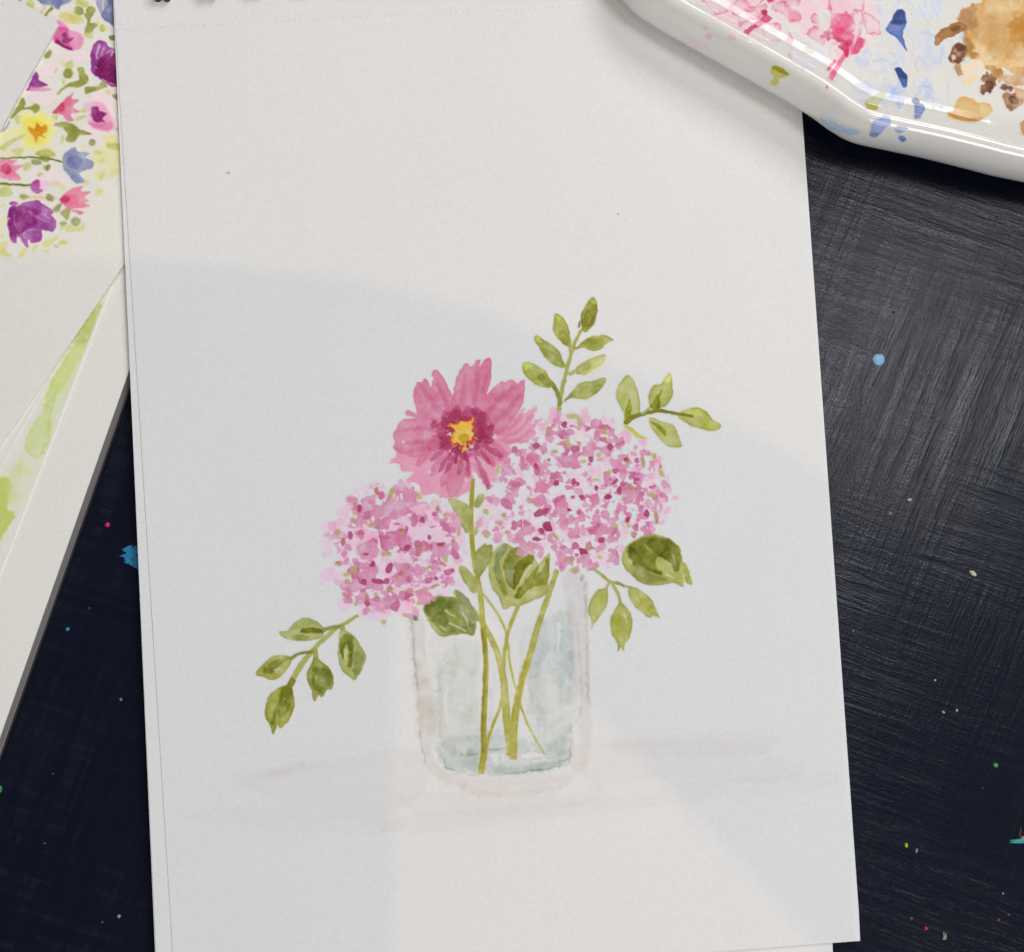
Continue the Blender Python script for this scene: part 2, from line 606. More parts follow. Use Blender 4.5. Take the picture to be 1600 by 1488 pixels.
fc.stroke(e, pts('f', '930,140 1010,170 1000,245 1090,270 1040,320 1000,370 950,385 940,330 965,250'), olive, dens=.85)
fc.stroke(e, pts('f', '940,370 1010,370 1020,420 960,420'), lgreen, soft=1.6)
e = fc.elem('painted_leaf')
fc.ell(e, 1140, 315, 42, 38, 0, lgreen, 'f', dens=1.2)
e = fc.elem('painted_leaf')
fc.ell(e, 1243, 422, 36, 38, 0, (105, 112, 60), 'f')
e = fc.elem('painted_flower', 'large blue flower cut off by the pad edge')
fc.stroke(e, pts('f', '1080,-20 1085,80 1120,170 1180,240 1280,300 1330,300 1330,-20'), blue)
fc.stroke(e, pts('f', '1190,-20 1210,40 1150,110 1125,170 1190,235 1330,300 1330,-20'), dblue, dens=.95)
fc.line(e, pts('f', '1150,-10 1140,60 1150,120'), 3, 2, blue, mode='lift', op=.7)
e = fc.elem('painted_flower', 'pink rose beside the white card corner')
fc.stroke(e, pts('f', '640,240 680,240 740,290 800,350 870,360 930,440 880,540 800,557 720,540 650,490 590,440'), pinkc, dens=1.15, soft=1.4)
fc.stroke(e, pts('f', '600,430 660,310 740,310 760,380 800,440 760,480 810,545 720,530 650,480'), rose, dens=1.2, soft=1.2)
fc.stroke(e, pts('f', '690,380 730,370 760,430 820,420 760,470 700,470'), plum, dens=.75, soft=1.2)
fc.line(e, pts('f', '620,450 700,510 800,545'), 6, 3, plum, dens=.8)
e = fc.elem('painted_flower', 'big plum flower at the pad edge')
fc.stroke(e, pts('f', '1005,680 1015,550 1060,470 1100,450 1140,460 1170,470 1210,520 1290,550 1400,640 1400,990 1320,975 1200,940 1100,870 1020,800'), purple, dens=1.15)
fc.stroke(e, pts('f', '1090,660 1200,600 1310,610 1400,700 1400,990 1300,960 1180,900 1050,810 1080,750'), plum, dens=1.0, soft=1.6)
for s, w in (('1105,490 1075,570 1075,650', 4), ('1150,520 1130,600', 2.5), ('1270,560 1220,620', 4), ('1250,540 1190,590', 2), ('1130,880 1230,930 1330,960', 2), ('1060,740 1090,770', 2)):
    fc.line(e, pts('f', s), w, w * .5, purple, mode='lift', op=.75, soft=.8)
e = fc.elem('painted_flower', 'magenta petals half under the card')
fc.stroke(e, pts('f', '300,990 390,810 425,830 430,890 530,940 430,965 330,1000'), purple, dens=1.3, soft=1.2)
fc.stroke(e, pts('f', '350,960 560,990 480,1005 330,1005'), rose, dens=.8, soft=1.6)
for s, c in (('700,800 760,750 800,795 795,850 740,868 705,850', olive), ('715,720 780,670 810,690 800,745 740,760', lgreen), ('640,750 620,800 600,815 620,770', lgreen),
             ('860,760 920,745 940,810 980,860 950,930 850,975 760,960 640,1045 700,970 800,910 880,880', olive), ('945,1035 950,965 1080,965 1130,905 1185,960 1080,995 1000,1030', olive),
             ('500,620 540,560 570,580 550,640 500,650', olive), ('120,1295 180,1200 245,1085 285,1140 270,1190 345,1175 400,1150 445,1200 380,1258 335,1215 240,1220 150,1305', olive),
             ('170,1300 220,1280 250,1320 210,1370 170,1360', lgreen), ('600,1390 680,1350 800,1370 900,1440 1010,1490 860,1470 770,1510 700,1420', olive),
             ('585,1290 630,1275 640,1310 600,1325', lgreen), ('830,1310 930,1270 960,1300 860,1340', lgreen), ('1250,1060 1320,1030 1340,1110 1280,1100', (120, 118, 80)), ('30,1460 100,1340 110,1360 60,1440', blue)):
    e = fc.elem('painted_leaf')
    fc.stroke(e, pts('f', s), c, soft=1.1, dens=.95)
e = fc.elem('painted_flower', 'coral pink tulip shape')
fc.stroke(e, pts('f', '585,1255 680,1140 740,1090 815,1025 790,1090 875,1110 800,1180 885,1240 780,1262 815,1330 740,1335 680,1265'), (215, 120, 145), dens=1.0, soft=1.1)
fc.stroke(e, pts('f', '585,1255 640,1185 700,1135 710,1200 670,1240'), red, soft=1.2)
e = fc.elem('painted_flower', 'pale pink flower with magenta heart')
fc.stroke(e, pts('f', '930,1160 1050,1130 1150,1160 1220,1280 1270,1400 1180,1460 1000,1390 980,1260'), (226, 165, 190), soft=2.2)
fc.stroke(e, pts('f', '990,1360 1080,1360 1200,1350 1250,1400 1180,1445 1050,1410'), rose, dens=.75, soft=1.8)
fc.stroke(e, pts('f', '1015,1190 1085,1185 1095,1230 1180,1260 1130,1310 1150,1350 1060,1345 1020,1300'), plum, dens=.75, soft=1.1)
e = fc.elem('painted_flower', 'yellow flower with orange heart')
fc.stroke(e, pts('x', '30,186 40,176 52,181 66,174 72,183 84,184 82,196 90,205 80,212 78,224 66,228 56,238 46,231 34,227 32,213 24,205 34,198'), yel, soft=2.5, wob=2.5, edge=.02)
fc.stroke(e, pts('x', '36,190 50,186 66,190 76,200 72,216 60,226 44,220 38,206'), (226, 208, 80), soft=3, op=.7)
fc.stroke(e, pts('x', '44,199 54,201 58,192 64,198 72,196 73,204 66,210 70,216 61,213 57,223 52,212 47,208'), org, soft=1.2)
for s, c, w in (('0,325 200,313 350,315 520,330 700,365', (105, 110, 40), 2.6), ('0,590 150,598 330,606', (105, 110, 40), 4), ('300,740 420,735 600,742', (215, 190, 150), 5)):
    e = fc.elem('painted_stem')
    fc.line(e, pts('g', s), w, w * .8, c)
e = fc.elem('painted_flower', 'slate blue flower on a long stem')
fc.stroke(e, pts('g', '668,300 720,240 790,203 825,250 945,262 905,312 985,362 970,425 830,478 895,562 805,583 745,520 668,430'), (140, 147, 172), dens=1.0)
fc.stroke(e, pts('g', '690,350 760,300 850,310 880,370 830,420 740,430'), (116, 119, 158), soft=1.6)
fc.stroke(e, pts('g', '680,420 800,500 850,560 800,575 740,510'), (120, 128, 160), soft=1.4)
e = fc.elem('painted_flower', 'rose pink flower at the frame edge')
fc.stroke(e, pts('g', '-60,340 170,350 130,395 250,400 160,455 220,540 80,545 -60,480'), (222, 130, 155), soft=1.4)
fc.ell(e, 62, 432, 50, 62, 0, red, 'g', soft=1.2)
e = fc.elem('painted_flower', 'tiny magenta bud')
fc.stroke(e, pts('g', '325,612 370,552 415,560 435,610 418,640 455,670 380,692 330,650'), (165, 70, 140), soft=1.2)
fc.stroke(e, pts('g', '430,560 560,580 520,640 440,650'), (230, 185, 205), soft=2)
e = fc.elem('painted_flower', 'coral flower opening to the right')
fc.stroke(e, pts('g', '635,760 700,680 800,630 872,615 850,670 955,678 890,730 935,770 890,795 945,830 750,858 885,890 840,912 745,870 690,830'), (220, 125, 145), soft=1.1)
fc.stroke(e, pts('g', '635,760 680,725 740,740 720,785 660,790'), red, soft=1.2)
e = fc.elem('painted_flower', 'large violet flower at the lower left')
fc.stroke(e, pts('g', '78,970 110,840 200,825 240,795 400,768 445,800 540,860 560,900 540,920 590,1000 560,1095 440,1080 442,1185 355,1218 300,1180 295,1262 260,1240 195,1150 165,1215 115,1180'), (158, 85, 150), dens=1.1)
fc.stroke(e, pts('g', '100,960 120,850 220,830 330,850 420,880 370,930 390,1010 300,1060 220,1120 120,1130'), (128, 38, 105), soft=2.2, dens=.95)
for s, w in (('150,920 160,1020 220,1110', 2), ('300,880 420,960 520,1000', 2.2), ('230,1130 330,1070 430,1090', 3), ('180,1130 240,1200', 2), ('440,900 530,960', 2), ('250,1150 330,1200', 1.6)):
    fc.line(e, pts('g', s), w, w * .4, purple, mode='lift', op=.5, soft=1)
fc.stroke(e, pts('g', '105,790 160,782 195,808 130,818'), purple, dens=.8)
for s, c in (('720,70 830,20 965,70 850,75 780,150 705,130', olive), ('935,155 965,125 1005,135 1000,175 960,188', (120, 125, 70)), ('640,150 650,90 680,85 670,160', (195, 195, 140)),
             ('330,345 400,340 440,380 360,385', (125, 130, 75)), ('400,310 500,290 530,320 490,360 430,345', (118, 122, 52)), ('465,430 490,395 530,395 510,450', (125, 125, 75)),
             ('245,430 280,370 330,385 320,420 270,455', lgreen), ('0,640 80,620 135,680 100,720 0,720', lgreen), ('210,720 245,700 300,725 260,748 215,742', (135, 138, 70)),
             ('480,730 510,695 555,720 560,775 500,760', (140, 138, 80)), ('555,870 600,820 655,800 620,880 580,890', (130, 130, 80)), ('640,900 690,860 740,870 715,970 660,930', (150, 148, 85)),
             ('630,1010 680,990 705,1010 660,1035', (140, 140, 80)), ('755,980 800,945 850,985 815,1035 770,1020', (150, 155, 100)), ('690,1080 740,1020 830,1050 900,1000 870,1080 790,1090 720,1110', (200, 198, 120)),
             ('440,1230 520,1180 620,1140 560,1220 480,1260', (205, 202, 125)), ('620,1220 660,1185 715,1210 640,1240', (200, 198, 115)), ('450,1290 540,1280 500,1325', (212, 208, 140)), ('0,1240 90,1180 60,1290 130,1365 0,1330', (208, 200, 125)),
             ('215,1300 290,1280 260,1340 210,1370', (212, 205, 135)), ('1000,680 1040,640 1090,670 1040,720', (205, 203, 120)), ('1050,530 1080,460 1110,500 1080,540', (200, 200, 120)), ('1000,260 1030,230 1080,255 1040,285', (195, 196, 110)),
             ('1040,345 1080,325 1120,345 1080,365', (200, 198, 115)), ('1120,180 1180,160 1260,180 1250,230 1160,220', (185, 180, 90)), ('1140,500 1200,440 1270,430 1240,490 1180,530', (205, 203, 125)), ('520,590 580,550 660,610 560,610', (215, 195, 145)), ('640,660 680,610 700,640 660,670', (210, 205, 150)),
             ('0,200 120,130 260,60 240,110 140,160 40,230', lgreen), ('130,230 240,220 210,290 150,270', lgreen), ('370,280 460,230 560,250 580,300 440,300', (170, 172, 80))):
    e = fc.elem('painted_leaf')
    fc.stroke(e, pts('g', s), c, soft=1.4, dens=.95, op=.95)
for i in range(70):
    x, y = RNG.uniform(0, 190), RNG.uniform(0, 395)
    if x < 92 - abs(y - 38) * .5 and y < 215 or y > 330 and x > 150 - (y - 330) or fc.A[int((y + 12) / 1.1), int((x + 12) / 1.1)].max() > .25:
        continue
    e = fc.elem('painted_leaf')
    fc.ell(e, x, y, RNG.uniform(2.5, 6), RNG.uniform(1.6, 3.4), RNG.uniform(0, 180), ((205, 203, 130), (196, 196, 120), (226, 196, 196), (176, 176, 105), (220, 206, 165))[i % 5], soft=1.6, jag=.35, op=.85)
fc.A *= .87
fc.films(lambda x, y: at_z(x, y, zb + .0014 + .00004), M_CREAMPAINT, fsheet)

# --- loose green watercolour on the lower sheet
gc = Canvas(-12, 440, 190, 900, 1.3, (218, 213, 200))
e = gc.elem('painted_wash', 'loose yellow-green watercolour run')
gc.stroke(e, pts('h', '500,260 520,320 450,520 380,680 300,860 180,1120 60,1340 -40,1500 -40,1180 100,1040 200,820 330,560'), (212, 212, 176), soft=8, wob=6, op=.9, mott=.8)
gc.stroke(e, pts('h', '480,300 500,330 440,480 350,520 380,430'), (186, 193, 118), soft=4, wob=3, mott=.5)
gc.stroke(e, pts('h', '440,480 400,540 330,660 260,760 200,850 235,700 290,590 350,510'), (205, 208, 140), soft=3, wob=2)
gc.stroke(e, pts('h', '360,495 330,580 280,640 275,720 250,860 235,980 190,1040 150,1035 120,985 140,900 215,820 235,720 290,600'), (203, 208, 150), soft=1.8, edge=.9, ew=2.5, wob=3, mott=.5)
gc.stroke(e, pts('h', '190,850 220,880 205,980 165,1000 160,930'), (206, 208, 160), soft=3, op=.8)
gc.stroke(e, pts('h', '-40,1190 40,1140 55,1200 30,1290 70,1310 40,1370 -40,1460'), (188, 197, 105), soft=2, edge=.3, wob=2.5)
gc.stroke(e, pts('h', '60,1080 110,1060 90,1180 60,1260 30,1240'), (205, 206, 150), soft=4, op=.6)
def on_green_sheet(x, y):
    p = at_z(x, y, zb + .00045 + .00004)
    p[x > 174 - (y - 445) * .387 - 1.0] = np.nan      # the paint stops at the edge of its sheet
    return p


gc.films(on_green_sheet, M_CREAMPAINT, gsheet)

# ------------------------------------------------------------------ sketch pad with the bouquet
PO = at_pad(800., 744.)
pad = empty('sketch_pad', (PO[0], PO[1], PO[2] - 0.0050))
tag(pad, 'white spiral sketch pad with a watercolour bouquet in a glass jar', 'sketch pad')


def pad_slab(px_list, lift):
    a = np.array(px_list, float)
    return ccw(at_pad(a[:, 0], a[:, 1], lift))


def dense(px, k=12):
    """outline with many points along the edges, a little unevenly cut"""
    out = []
    for i in range(len(px)):
        a, b = np.array(px[i], float), np.array(px[(i + 1) % len(px)], float)
        for j in range(k):
            out.append(a + (b - a) * j / k)
    return out


top_px = [(175.5, -40), (1234, -94), (1338, 1470), (274, 1552)]
top_sheet = mesh_obj('top_sheet', *slab(pad_slab(top_px, 0.0), 0.0003), M_PAPER, pad)
mesh_obj('under_sheet', *slab(pad_slab([(175, -40), (1234, -94), (1342, 1426), (1344, 1470.5), (247, 1556)], -0.0006), 0.0003), M_PAPER, pad)
mesh_obj('under_sheet', *slab(pad_slab([(176, -40), (1232, -94), (1299, 1430), (1302, 1506), (246, 1570)], -0.0011), 0.0003), M_PAPER, pad)
mesh_obj('page_block', *slab(pad_slab([(181, -40), (1228, -92), (1294, 1420), (1297, 1500), (250, 1564)], -0.0014), 0.0029), M_PAPER, pad)
mesh_obj('back_cover', *slab(pad_slab([(182, -42), (1227, -94), (1292, 1418), (1295, 1496), (252, 1560)], -0.00432), 0.0007), M_BOARD, pad)

# perforation: a row of tiny raised and pricked cuts below the spine
pv, pf = [], []
for i in range(112):
    x = 186 + i * 9.4
    y = 46 - (x - 186) * 0.0515
    a = at_pad(np.array([x, x + 3.4, x + 4.4, x + 1.0]), np.array([y - 1.1, y - 1.9, y + 0.6, y + 1.4]), 0.00003)
    b = at_pad(np.array([x + .8, x + 3.2, x + 3.8, x + 1.4]), np.array([y - .5, y - 1.2, y + .1, y + .8]), 0.00009)
    k = len(pv)
    pv += list(a) + list(b)
    pf += [[k + 4, k + 7, k + 6, k + 5]] + [[k + j, k + 4 + j, k + 4 + (j + 1) % 4, k + (j + 1) % 4][::-1] for j in range(4)]
perf = mesh_obj('perforation', pv, pf, M_PAPER, top_sheet)
perf['kind'] = 'stuff'

# wire loops of the spine, just entering the frame at the top
M_WIRE = plain('black_coated_wire', (0.012, 0.012, 0.013), 0.35, 0.5)


def tube(path, rad, n=10):
    path = np.asarray(path, float)
    tg = np.gradient(path, axis=0)
    v, f = [], []
    for i, p in enumerate(path):
        t = tg[i] / np.linalg.norm(tg[i])
        s = np.cross(t, [1, 0, 0]); s /= np.linalg.norm(s)
        u = np.cross(t, s)
        for j in range(n):
            a = 2 * math.pi * j / n
            v.append(p + rad * (math.cos(a) * s + math.sin(a) * u))
    for i in range(len(path) - 1):
        for j in range(n):
            f.append([i * n + j, i * n + (j + 1) % n, (i + 1) * n + (j + 1) % n, (i + 1) * n + j])
    f.append(list(range(n)))
    f.append(list(range((len(path) - 1) * n, len(path) * n))[::-1])
    return v, f


for i in range(14):
    x = 247 + i * 73.0
    y = -2.2 - (x - 247) * 0.0515
    if i > 1:
        y -= 2.5
    for dx in (0.0, 14.0):
        c = at_pad(x + dx, y, 0)
        path = []
        for t in np.linspace(-0.25, math.pi + .2, 16):
            path.append([c[0], c[1] + 0.0045 - 0.0045 * math.cos(t), c[2] + 0.0045 * math.sin(t)])
        v, f = tube(path, 0.00125)
        mesh_obj('wire_loop', v, f, M_WIRE, pad, True)

# ---- pale washes (coarse ruler)
wc = Canvas(250, 1120, 1340, 1400, 4.0, (207, 207, 206))
wash = wc.elem('painted_wash', 'pale grey table shadow washed around the jar')
gw = (204.7, 203.4, 201.6)
for s, d in (('370,1222 430,1205 520,1190 600,1172 660,1180 660,1240 600,1270 500,1262 420,1245', .9), ('900,1160 1050,1150 1180,1146 1220,1158 1200,1180 1260,1200 1200,1222 1050,1215 930,1225', .9),
             ('620,1280 760,1262 900,1250 1050,1238 1120,1245 1000,1262 860,1280 720,1296 600,1300', .8), ('300,1275 420,1258 560,1270 640,1290 520,1300 400,1292', .6), ('1040,1225 1200,1215 1310,1206 1290,1232 1140,1245', .7),
             ('640,1240 900,1240 930,1215 940,1250 800,1275 660,1275', .9), ('380,1215 470,1190 520,1186 440,1212', 1.0), ('940,1170 1010,1158 1180,1160 1190,1176 1050,1184', .8)):
    wc.stroke(wash, pts('x', s), gw, dens=d, soft=5, edge=.5, ew=6, wob=3.5, mott=.25, gran=.02, mode='mul')
for i in range(46):
    x, y = RNG.uniform(330, 1150), RNG.uniform(1170, 1320)
    ln = RNG.uniform(60, 190)
    wc.line(wash, [(x, y), (x + ln * .5, y - ln * .04), (x + ln, y - ln * .09)], RNG.uniform(3, 9), RNG.uniform(2, 6), gw, dens=RNG.uniform(.2, .5), soft=4, edge=.1, wob=3, mode='mul')

# ---- the bouquet (fine ruler)
bc = Canvas(330, 255, 1150, 1275, 1.15, (207, 207, 206))
LG, MG, DG, GG, OG = (181, 183, 110), (150, 152, 76), (108, 114, 50), (142, 149, 108), (168, 164, 92)

# the jar first: greys and pale pinks
v = bc.elem('painted_jar', 'pale grey and pink washes of the painted glass jar')
PG, TG, NG = (197, 194, 190.5), (187, 192, 191), (197, 196, 192)
J = dict(soft=3.5, edge=.12, ew=3, wob=2.5, mott=.45, mode='mul', dens=.75)
bc.stroke(v, pts('v', '250,500 560,520 900,420 1090,330 1120,700 1110,1100 1080,1230 900,1300 560,1310 350,1270 290,1050 270,800'), (202, 202, 199), **J)
bc.stroke(v, pts('v', '140,390 230,400 245,560 260,720 300,900 300,1080 240,1200 200,1080 185,850 160,600'), PG, **J)
bc.stroke(v, pts('v', '160,650 215,660 255,780 290,950 290,1060 215,1060 190,900'), (202, 199, 194), **J)
bc.stroke(v, pts('v', '1050,140 1165,140 1180,350 1185,600 1195,900 1205,1080 1150,1110 1110,900 1080,500'), PG, **J)
bc.stroke(v, pts('v', '300,850 330,650 400,560 470,520 520,560 540,800 560,1000 540,1150 420,1200 330,1130'), (199, 200, 197), **J)
bc.stroke(v, pts('v', '860,500 960,380 1060,350 1090,450 1100,800 1095,1000 1060,1180 900,1180 830,1000 850,700'), (195, 198, 197), **J)
bc.stroke(v, pts('v', '300,1080 420,1090 560,1060 620,1040 760,1080 900,1140 1000,1100 1090,1030 1085,1210 1020,1250 900,1290 700,1305 560,1305 420,1280 350,1250 320,1170'), TG, **{**J, 'edge': .5, 'ew': 2.5, 'soft': 7, 'wob': 5, 'edge': .25})
bc.stroke(v, pts('v', '450,1180 540,1170 560,1250 700,1230 760,1250 900,1240 1020,1220 1015,1255 880,1285 700,1300 520,1290 430,1240'), (190, 194, 190), **J)
bc.stroke(v, pts('v', '230,1230 300,1320 400,1370 600,1395 800,1390 1000,1350 1130,1290 1180,1240 1190,1120 1130,1150 1080,1270 900,1310 600,1330 420,1310 320,1250 270,1180'), (201, 197, 193), **{**J, 'soft': 5})
bc.stroke(v, pts('v', '440,1360 600,1395 800,1395 980,1370 1090,1330 1040,1380 850,1420 600,1430 480,1410'), (200, 195, 191), **{**J, 'soft': 4})
bc.stroke(v, pts('v', '870,430 930,400 960,560 900,700 860,900 830,700 850,540'), (196, 198, 197), **J)
bc.stroke(v, pts('v', '1000,480 1090,460 1100,700 1060,900 1000,820 980,640'), (196, 200, 199), **J)
for s, w, c, d in (('165,400 170,520 180,650 200,820', 5, (178, 170, 168), .7), ('205,1050 220,1150 245,1240', 3, (178, 174, 172), .8), ('1170,180 1180,420 1185,650 1190,900', 6, (190, 182, 178), .8),
                   ('1120,420 1140,650 1150,900 1110,1000', 3, (190, 186, 180), .7), ('345,1210 360,1260 410,1275', 2.2, (160, 168, 168), .9), ('1090,1100 1075,1210 1020,1225 1015,1255 860,1285', 2.0, (158, 168, 170), .9),
                   ('610,1160 660,1155 710,1160 730,1190', 2.4, (165, 170, 150), .8), ('450,1190 540,1185', 2.2, (160, 168, 165), .8), ('790,1185 850,1165 900,1175', 2, (170, 172, 160), .8), ('330,720 380,640 460,545', 3, (190, 190, 186), .6),
                   ('1155,150 1145,185', 4, (165, 160, 165), .8), ('320,1150 330,1200', 2, (170, 176, 175), .7), ('700,1300 800,1290 930,1270', 2.5, (165, 172, 172), .8)):
    bc.line(v, pts('v', s), w, w * .6, c, dens=d * .75, mode='mul', soft=1.8, wob=1.6, mott=.6)
for s, w in (('365,800 360,900 370,1010', 5), ('1020,420 1015,500 1010,590', 7), ('250,420 250,560 265,660', 6), ('1105,1020 1110,1120', 5), ('640,1180 650,1230', 14), ('690,1180 695,1230', 7), ('800,1200 900,1190 940,1200', 8), ('860,1230 950,1215', 5), ('290,1180 310,1230', 6), ('600,1165 605,1210', 3)):
    bc.line(v, pts('v', s), w, w * .5, PG, mode='lift', op=.8, soft=1.5)
bc.ell(v, 183, 393, 12, 16, 0, (120, 120, 130), 'v', mode='mul', soft=1.2, dens=.8)

for i in range(34):
    x = RNG.uniform(300, 1090)
    y0, ln = RNG.uniform(480, 900), RNG.uniform(120, 420)
    bc.line(v, pts('v', '%f,%f %f,%f %f,%f' % (x, y0, x + RNG.uniform(-15, 15), y0 + ln * .5, x + RNG.uniform(-25, 25), y0 + ln)), RNG.uniform(3, 9), RNG.uniform(2, 8), (199, 201, 199), mode='mul', soft=3.5, wob=2.5, dens=RNG.uniform(.3, .9), mott=.5)
# stems
for lab, s, w0, w1, c, d in (('thin crossing stem', '575,250 660,370 710,480 730,640 765,800 830,1000 935,1190', 3.6, 3.2, (170, 170, 95), .9),
                             ('stem of the middle bud leaf', '780,325 730,450 705,560 695,700 682,880 640,1000 605,1100 590,1220', 6.0, 4.0, OG, .95),
                             ('stem leaning from the left leaf', '405,240 470,300 535,370 600,470 660,600 690,720 705,850 715,1000 740,1190', 6.5, 13.0, OG, .9),
                             ('stem leaning to the right', '1005,115 960,250 895,440 845,620 790,800 758,1000 750,1215', 7.5, 12.5, OG, 1.0)):
    e = bc.elem('painted_stem', lab)
    bc.line(e, pts('v', s), w0, w1, c, dens=d * .93, edge=.3, ew=2, soft=1.0, mott=.4, wob=.45)
e = bc.elem('painted_stem', 'long upright stem of the dark pink flower')
bc.line(e, np.vstack([pts('a', '1380,40 1372,200 1366,400 1378,600 1400,780 1440,980'), pts('v', '575,430 592,650 586,850 578,1050 580,1180 562,1300')]), 6.5, 9.5, (166, 161, 84), dens=1.0, edge=.35, ew=2, soft=1.0, mott=.35, wob=.45)
bc.line(e, pts('v', '570,460 590,650 580,850 572,1050 578,1180'), 3.5, 3.5, (128, 126, 62), soft=2, op=.6, wob=.5)
bc.stroke(e, pts('v', '410,240 470,260 540,370 550,410 500,390'), GG, soft=1.2)
bc.line(e, pts('v', '830,640 800,760 770,900'), 5, 7, (160, 150, 60), soft=2, op=.7)


def leaf(z, outline, col=LG, label='', dark=(), lifts=(), tip=None, name='painted_leaf', **kw):
    e = bc.elem(name, label)
    P = pts(z, outline)
    col = (col[0] * .925, col[1] * .925, col[2] * .97 + 5)
    a = dict(dens=.95, edge=.25, ew=1.6, soft=.75, wob=.8, mott=.3, rim=(tuple(np.array(col) * .74), .6, 1.0))
    a.update(kw)
    bc.stroke(e, P, col, **a)
    for s, c, sf, o in dark:
        bc.stroke(e, pts(z, s), c, soft=sf * 1.25, op=o, edge=.3, wob=1.6, mott=.35)
    for s, w in lifts:
        bc.line(e, pts(z, s), w, w * .4, col, mode='lift', op=.62, soft=1.0, wob=.8)
    return e


def stemlet(e, z, s, w0, w1, col, **kw):
    bc.line(e, pts(z, s), w0, w1, (col[0] * .93, col[1] * .93, col[2] * .97 + 5), **{**dict(edge=.35, ew=1.5, soft=.75, wob=.8), **kw})


# small leaves on the upright stem
leaf('a', '1175,215 1250,215 1340,270 1375,330 1362,420 1332,495 1290,440 1240,340', LG, 'small leaf left of the upright stem', [('1290,250 1350,300 1350,420 1320,400', MG, 3, .5)])
leaf('a', '1395,270 1400,220 1440,172 1478,180 1470,225 1430,280', LG, 'tiny leaf under the dark pink flower', [('1405,250 1440,200 1450,220 1425,265', MG, 2, .5)])
leaf('a', '1390,510 1400,450 1425,400 1438,420 1418,500', (190, 190, 120), 'thin sliver leaf on the upright stem')
leaf('a', '1420,870 1393,700 1440,620 1480,588 1500,600 1545,600 1530,700 1490,790', (166, 168, 88), 'rounded leaf right of the upright stem')
leaf('a', '1262,775 1330,790 1405,880 1435,960 1385,995 1320,920 1280,850', (176, 174, 95), 'pointed leaf low on the upright stem', [('1300,810 1380,880 1400,960 1340,900', MG, 2.5, .5)])
# big dark leaves
e = leaf('m', '130,800 200,720 290,665 340,690 450,700 540,780 600,890 640,950 612,1060 540,1045 400,1060 290,1068 200,960', (168, 172, 98), 'dark green leaf under the left flower head',
         [('150,800 260,700 400,705 500,770 560,880 600,980 560,1030 430,1040 330,1030 230,950', (126, 134, 78), 2.6, .85), ('150,800 290,720 400,760 370,860 350,980 250,950', (102, 112, 48), 3.5, .7), ('330,800 450,860 520,980 420,960 350,900', (158, 162, 88), 2.5, .6),
          ('440,730 540,800 590,900 560,960 520,880', GG, 2.5, .8), ('540,1000 620,960 615,1055 560,1045', (120, 128, 75), 1.5, .8)],
         [('340,820 390,860 450,890', 3.5), ('380,940 450,980 540,1020', 5), ('500,840 550,920 570,1010', 3.5), ('290,970 330,1000 350,1020', 3)], soft=2.2)
e = leaf('m', '830,230 920,180 1000,230 1050,215 1105,260 1160,280 1190,300 1235,375 1290,330 1340,275 1350,320 1335,500 1312,660 1200,720 1050,785 985,780 905,812 880,760 855,690 790,600 760,450 770,330', (186, 187, 108), 'big olive leaf hanging between the flower heads',
         [('850,240 930,190 940,240 870,330 870,450 900,560 940,660 910,670 850,560 815,420', GG, 1.6, .9), ('900,380 960,260 1060,220 1100,260 1060,330 1020,450 1010,600 980,610 930,540 910,470', (138, 138, 66), 1.2, .95),
          ('860,420 890,480 930,640 905,660 870,560', MG, 1.2, .9), ('930,420 980,360 1010,420 1000,580 960,590 930,520', GG, 1.5, .8), ('1010,430 1080,320 1180,290 1190,350 1110,420 1040,580 1000,610', (118, 115, 35), 1.1, .9),
          ('1010,700 1060,610 1160,480 1240,390 1220,500 1280,420 1340,310 1330,500 1260,560 1150,620 1050,715', (130, 130, 48), 1.3, .95), ('1180,540 1330,430 1320,560 1220,590', (140, 138, 60), 2, .7)],
         [('1175,385 1110,470 1060,570', 4), ('930,720 960,700', 2.5)])
e = leaf('r', '640,330 670,260 760,200 870,145 1000,160 1100,210 1160,290 1182,380 1225,440 1268,588 1212,572 1182,500 1187,608 1100,575 1000,592 850,592 740,520 648,410', (184, 185, 100), 'big dark leaf right of the right flower head',
         [('690,280 780,200 900,165 1030,180 1130,240 1165,340 1140,470 1090,440 1060,380 960,340 940,420 1000,500 900,470 800,430 730,380', (120, 122, 46), 2.0, .9), ('880,200 980,190 1060,260 1040,350 960,330 900,270', (98, 104, 28), 2.5, .8), ('710,260 800,330 850,420 980,490 880,470 760,430 720,350', (105, 110, 34), 2.2, .8),
          ('730,420 800,430 900,490 1050,550 950,570 830,580 750,520', (140, 145, 85), 2.5, .85), ('1000,330 1070,400 1120,480 1150,380 1110,300 1050,280', (130, 134, 70), 1.5, .7), ('1190,410 1225,450 1262,580 1215,565', (150, 150, 60), 1.2, .7)],
         [('1030,500 1070,515 1110,540', 4.5), ('1090,330 1110,370 1115,420', 2.5), ('1190,500 1200,560', 2), ('840,240 900,300', 1.8)], soft=1.5)
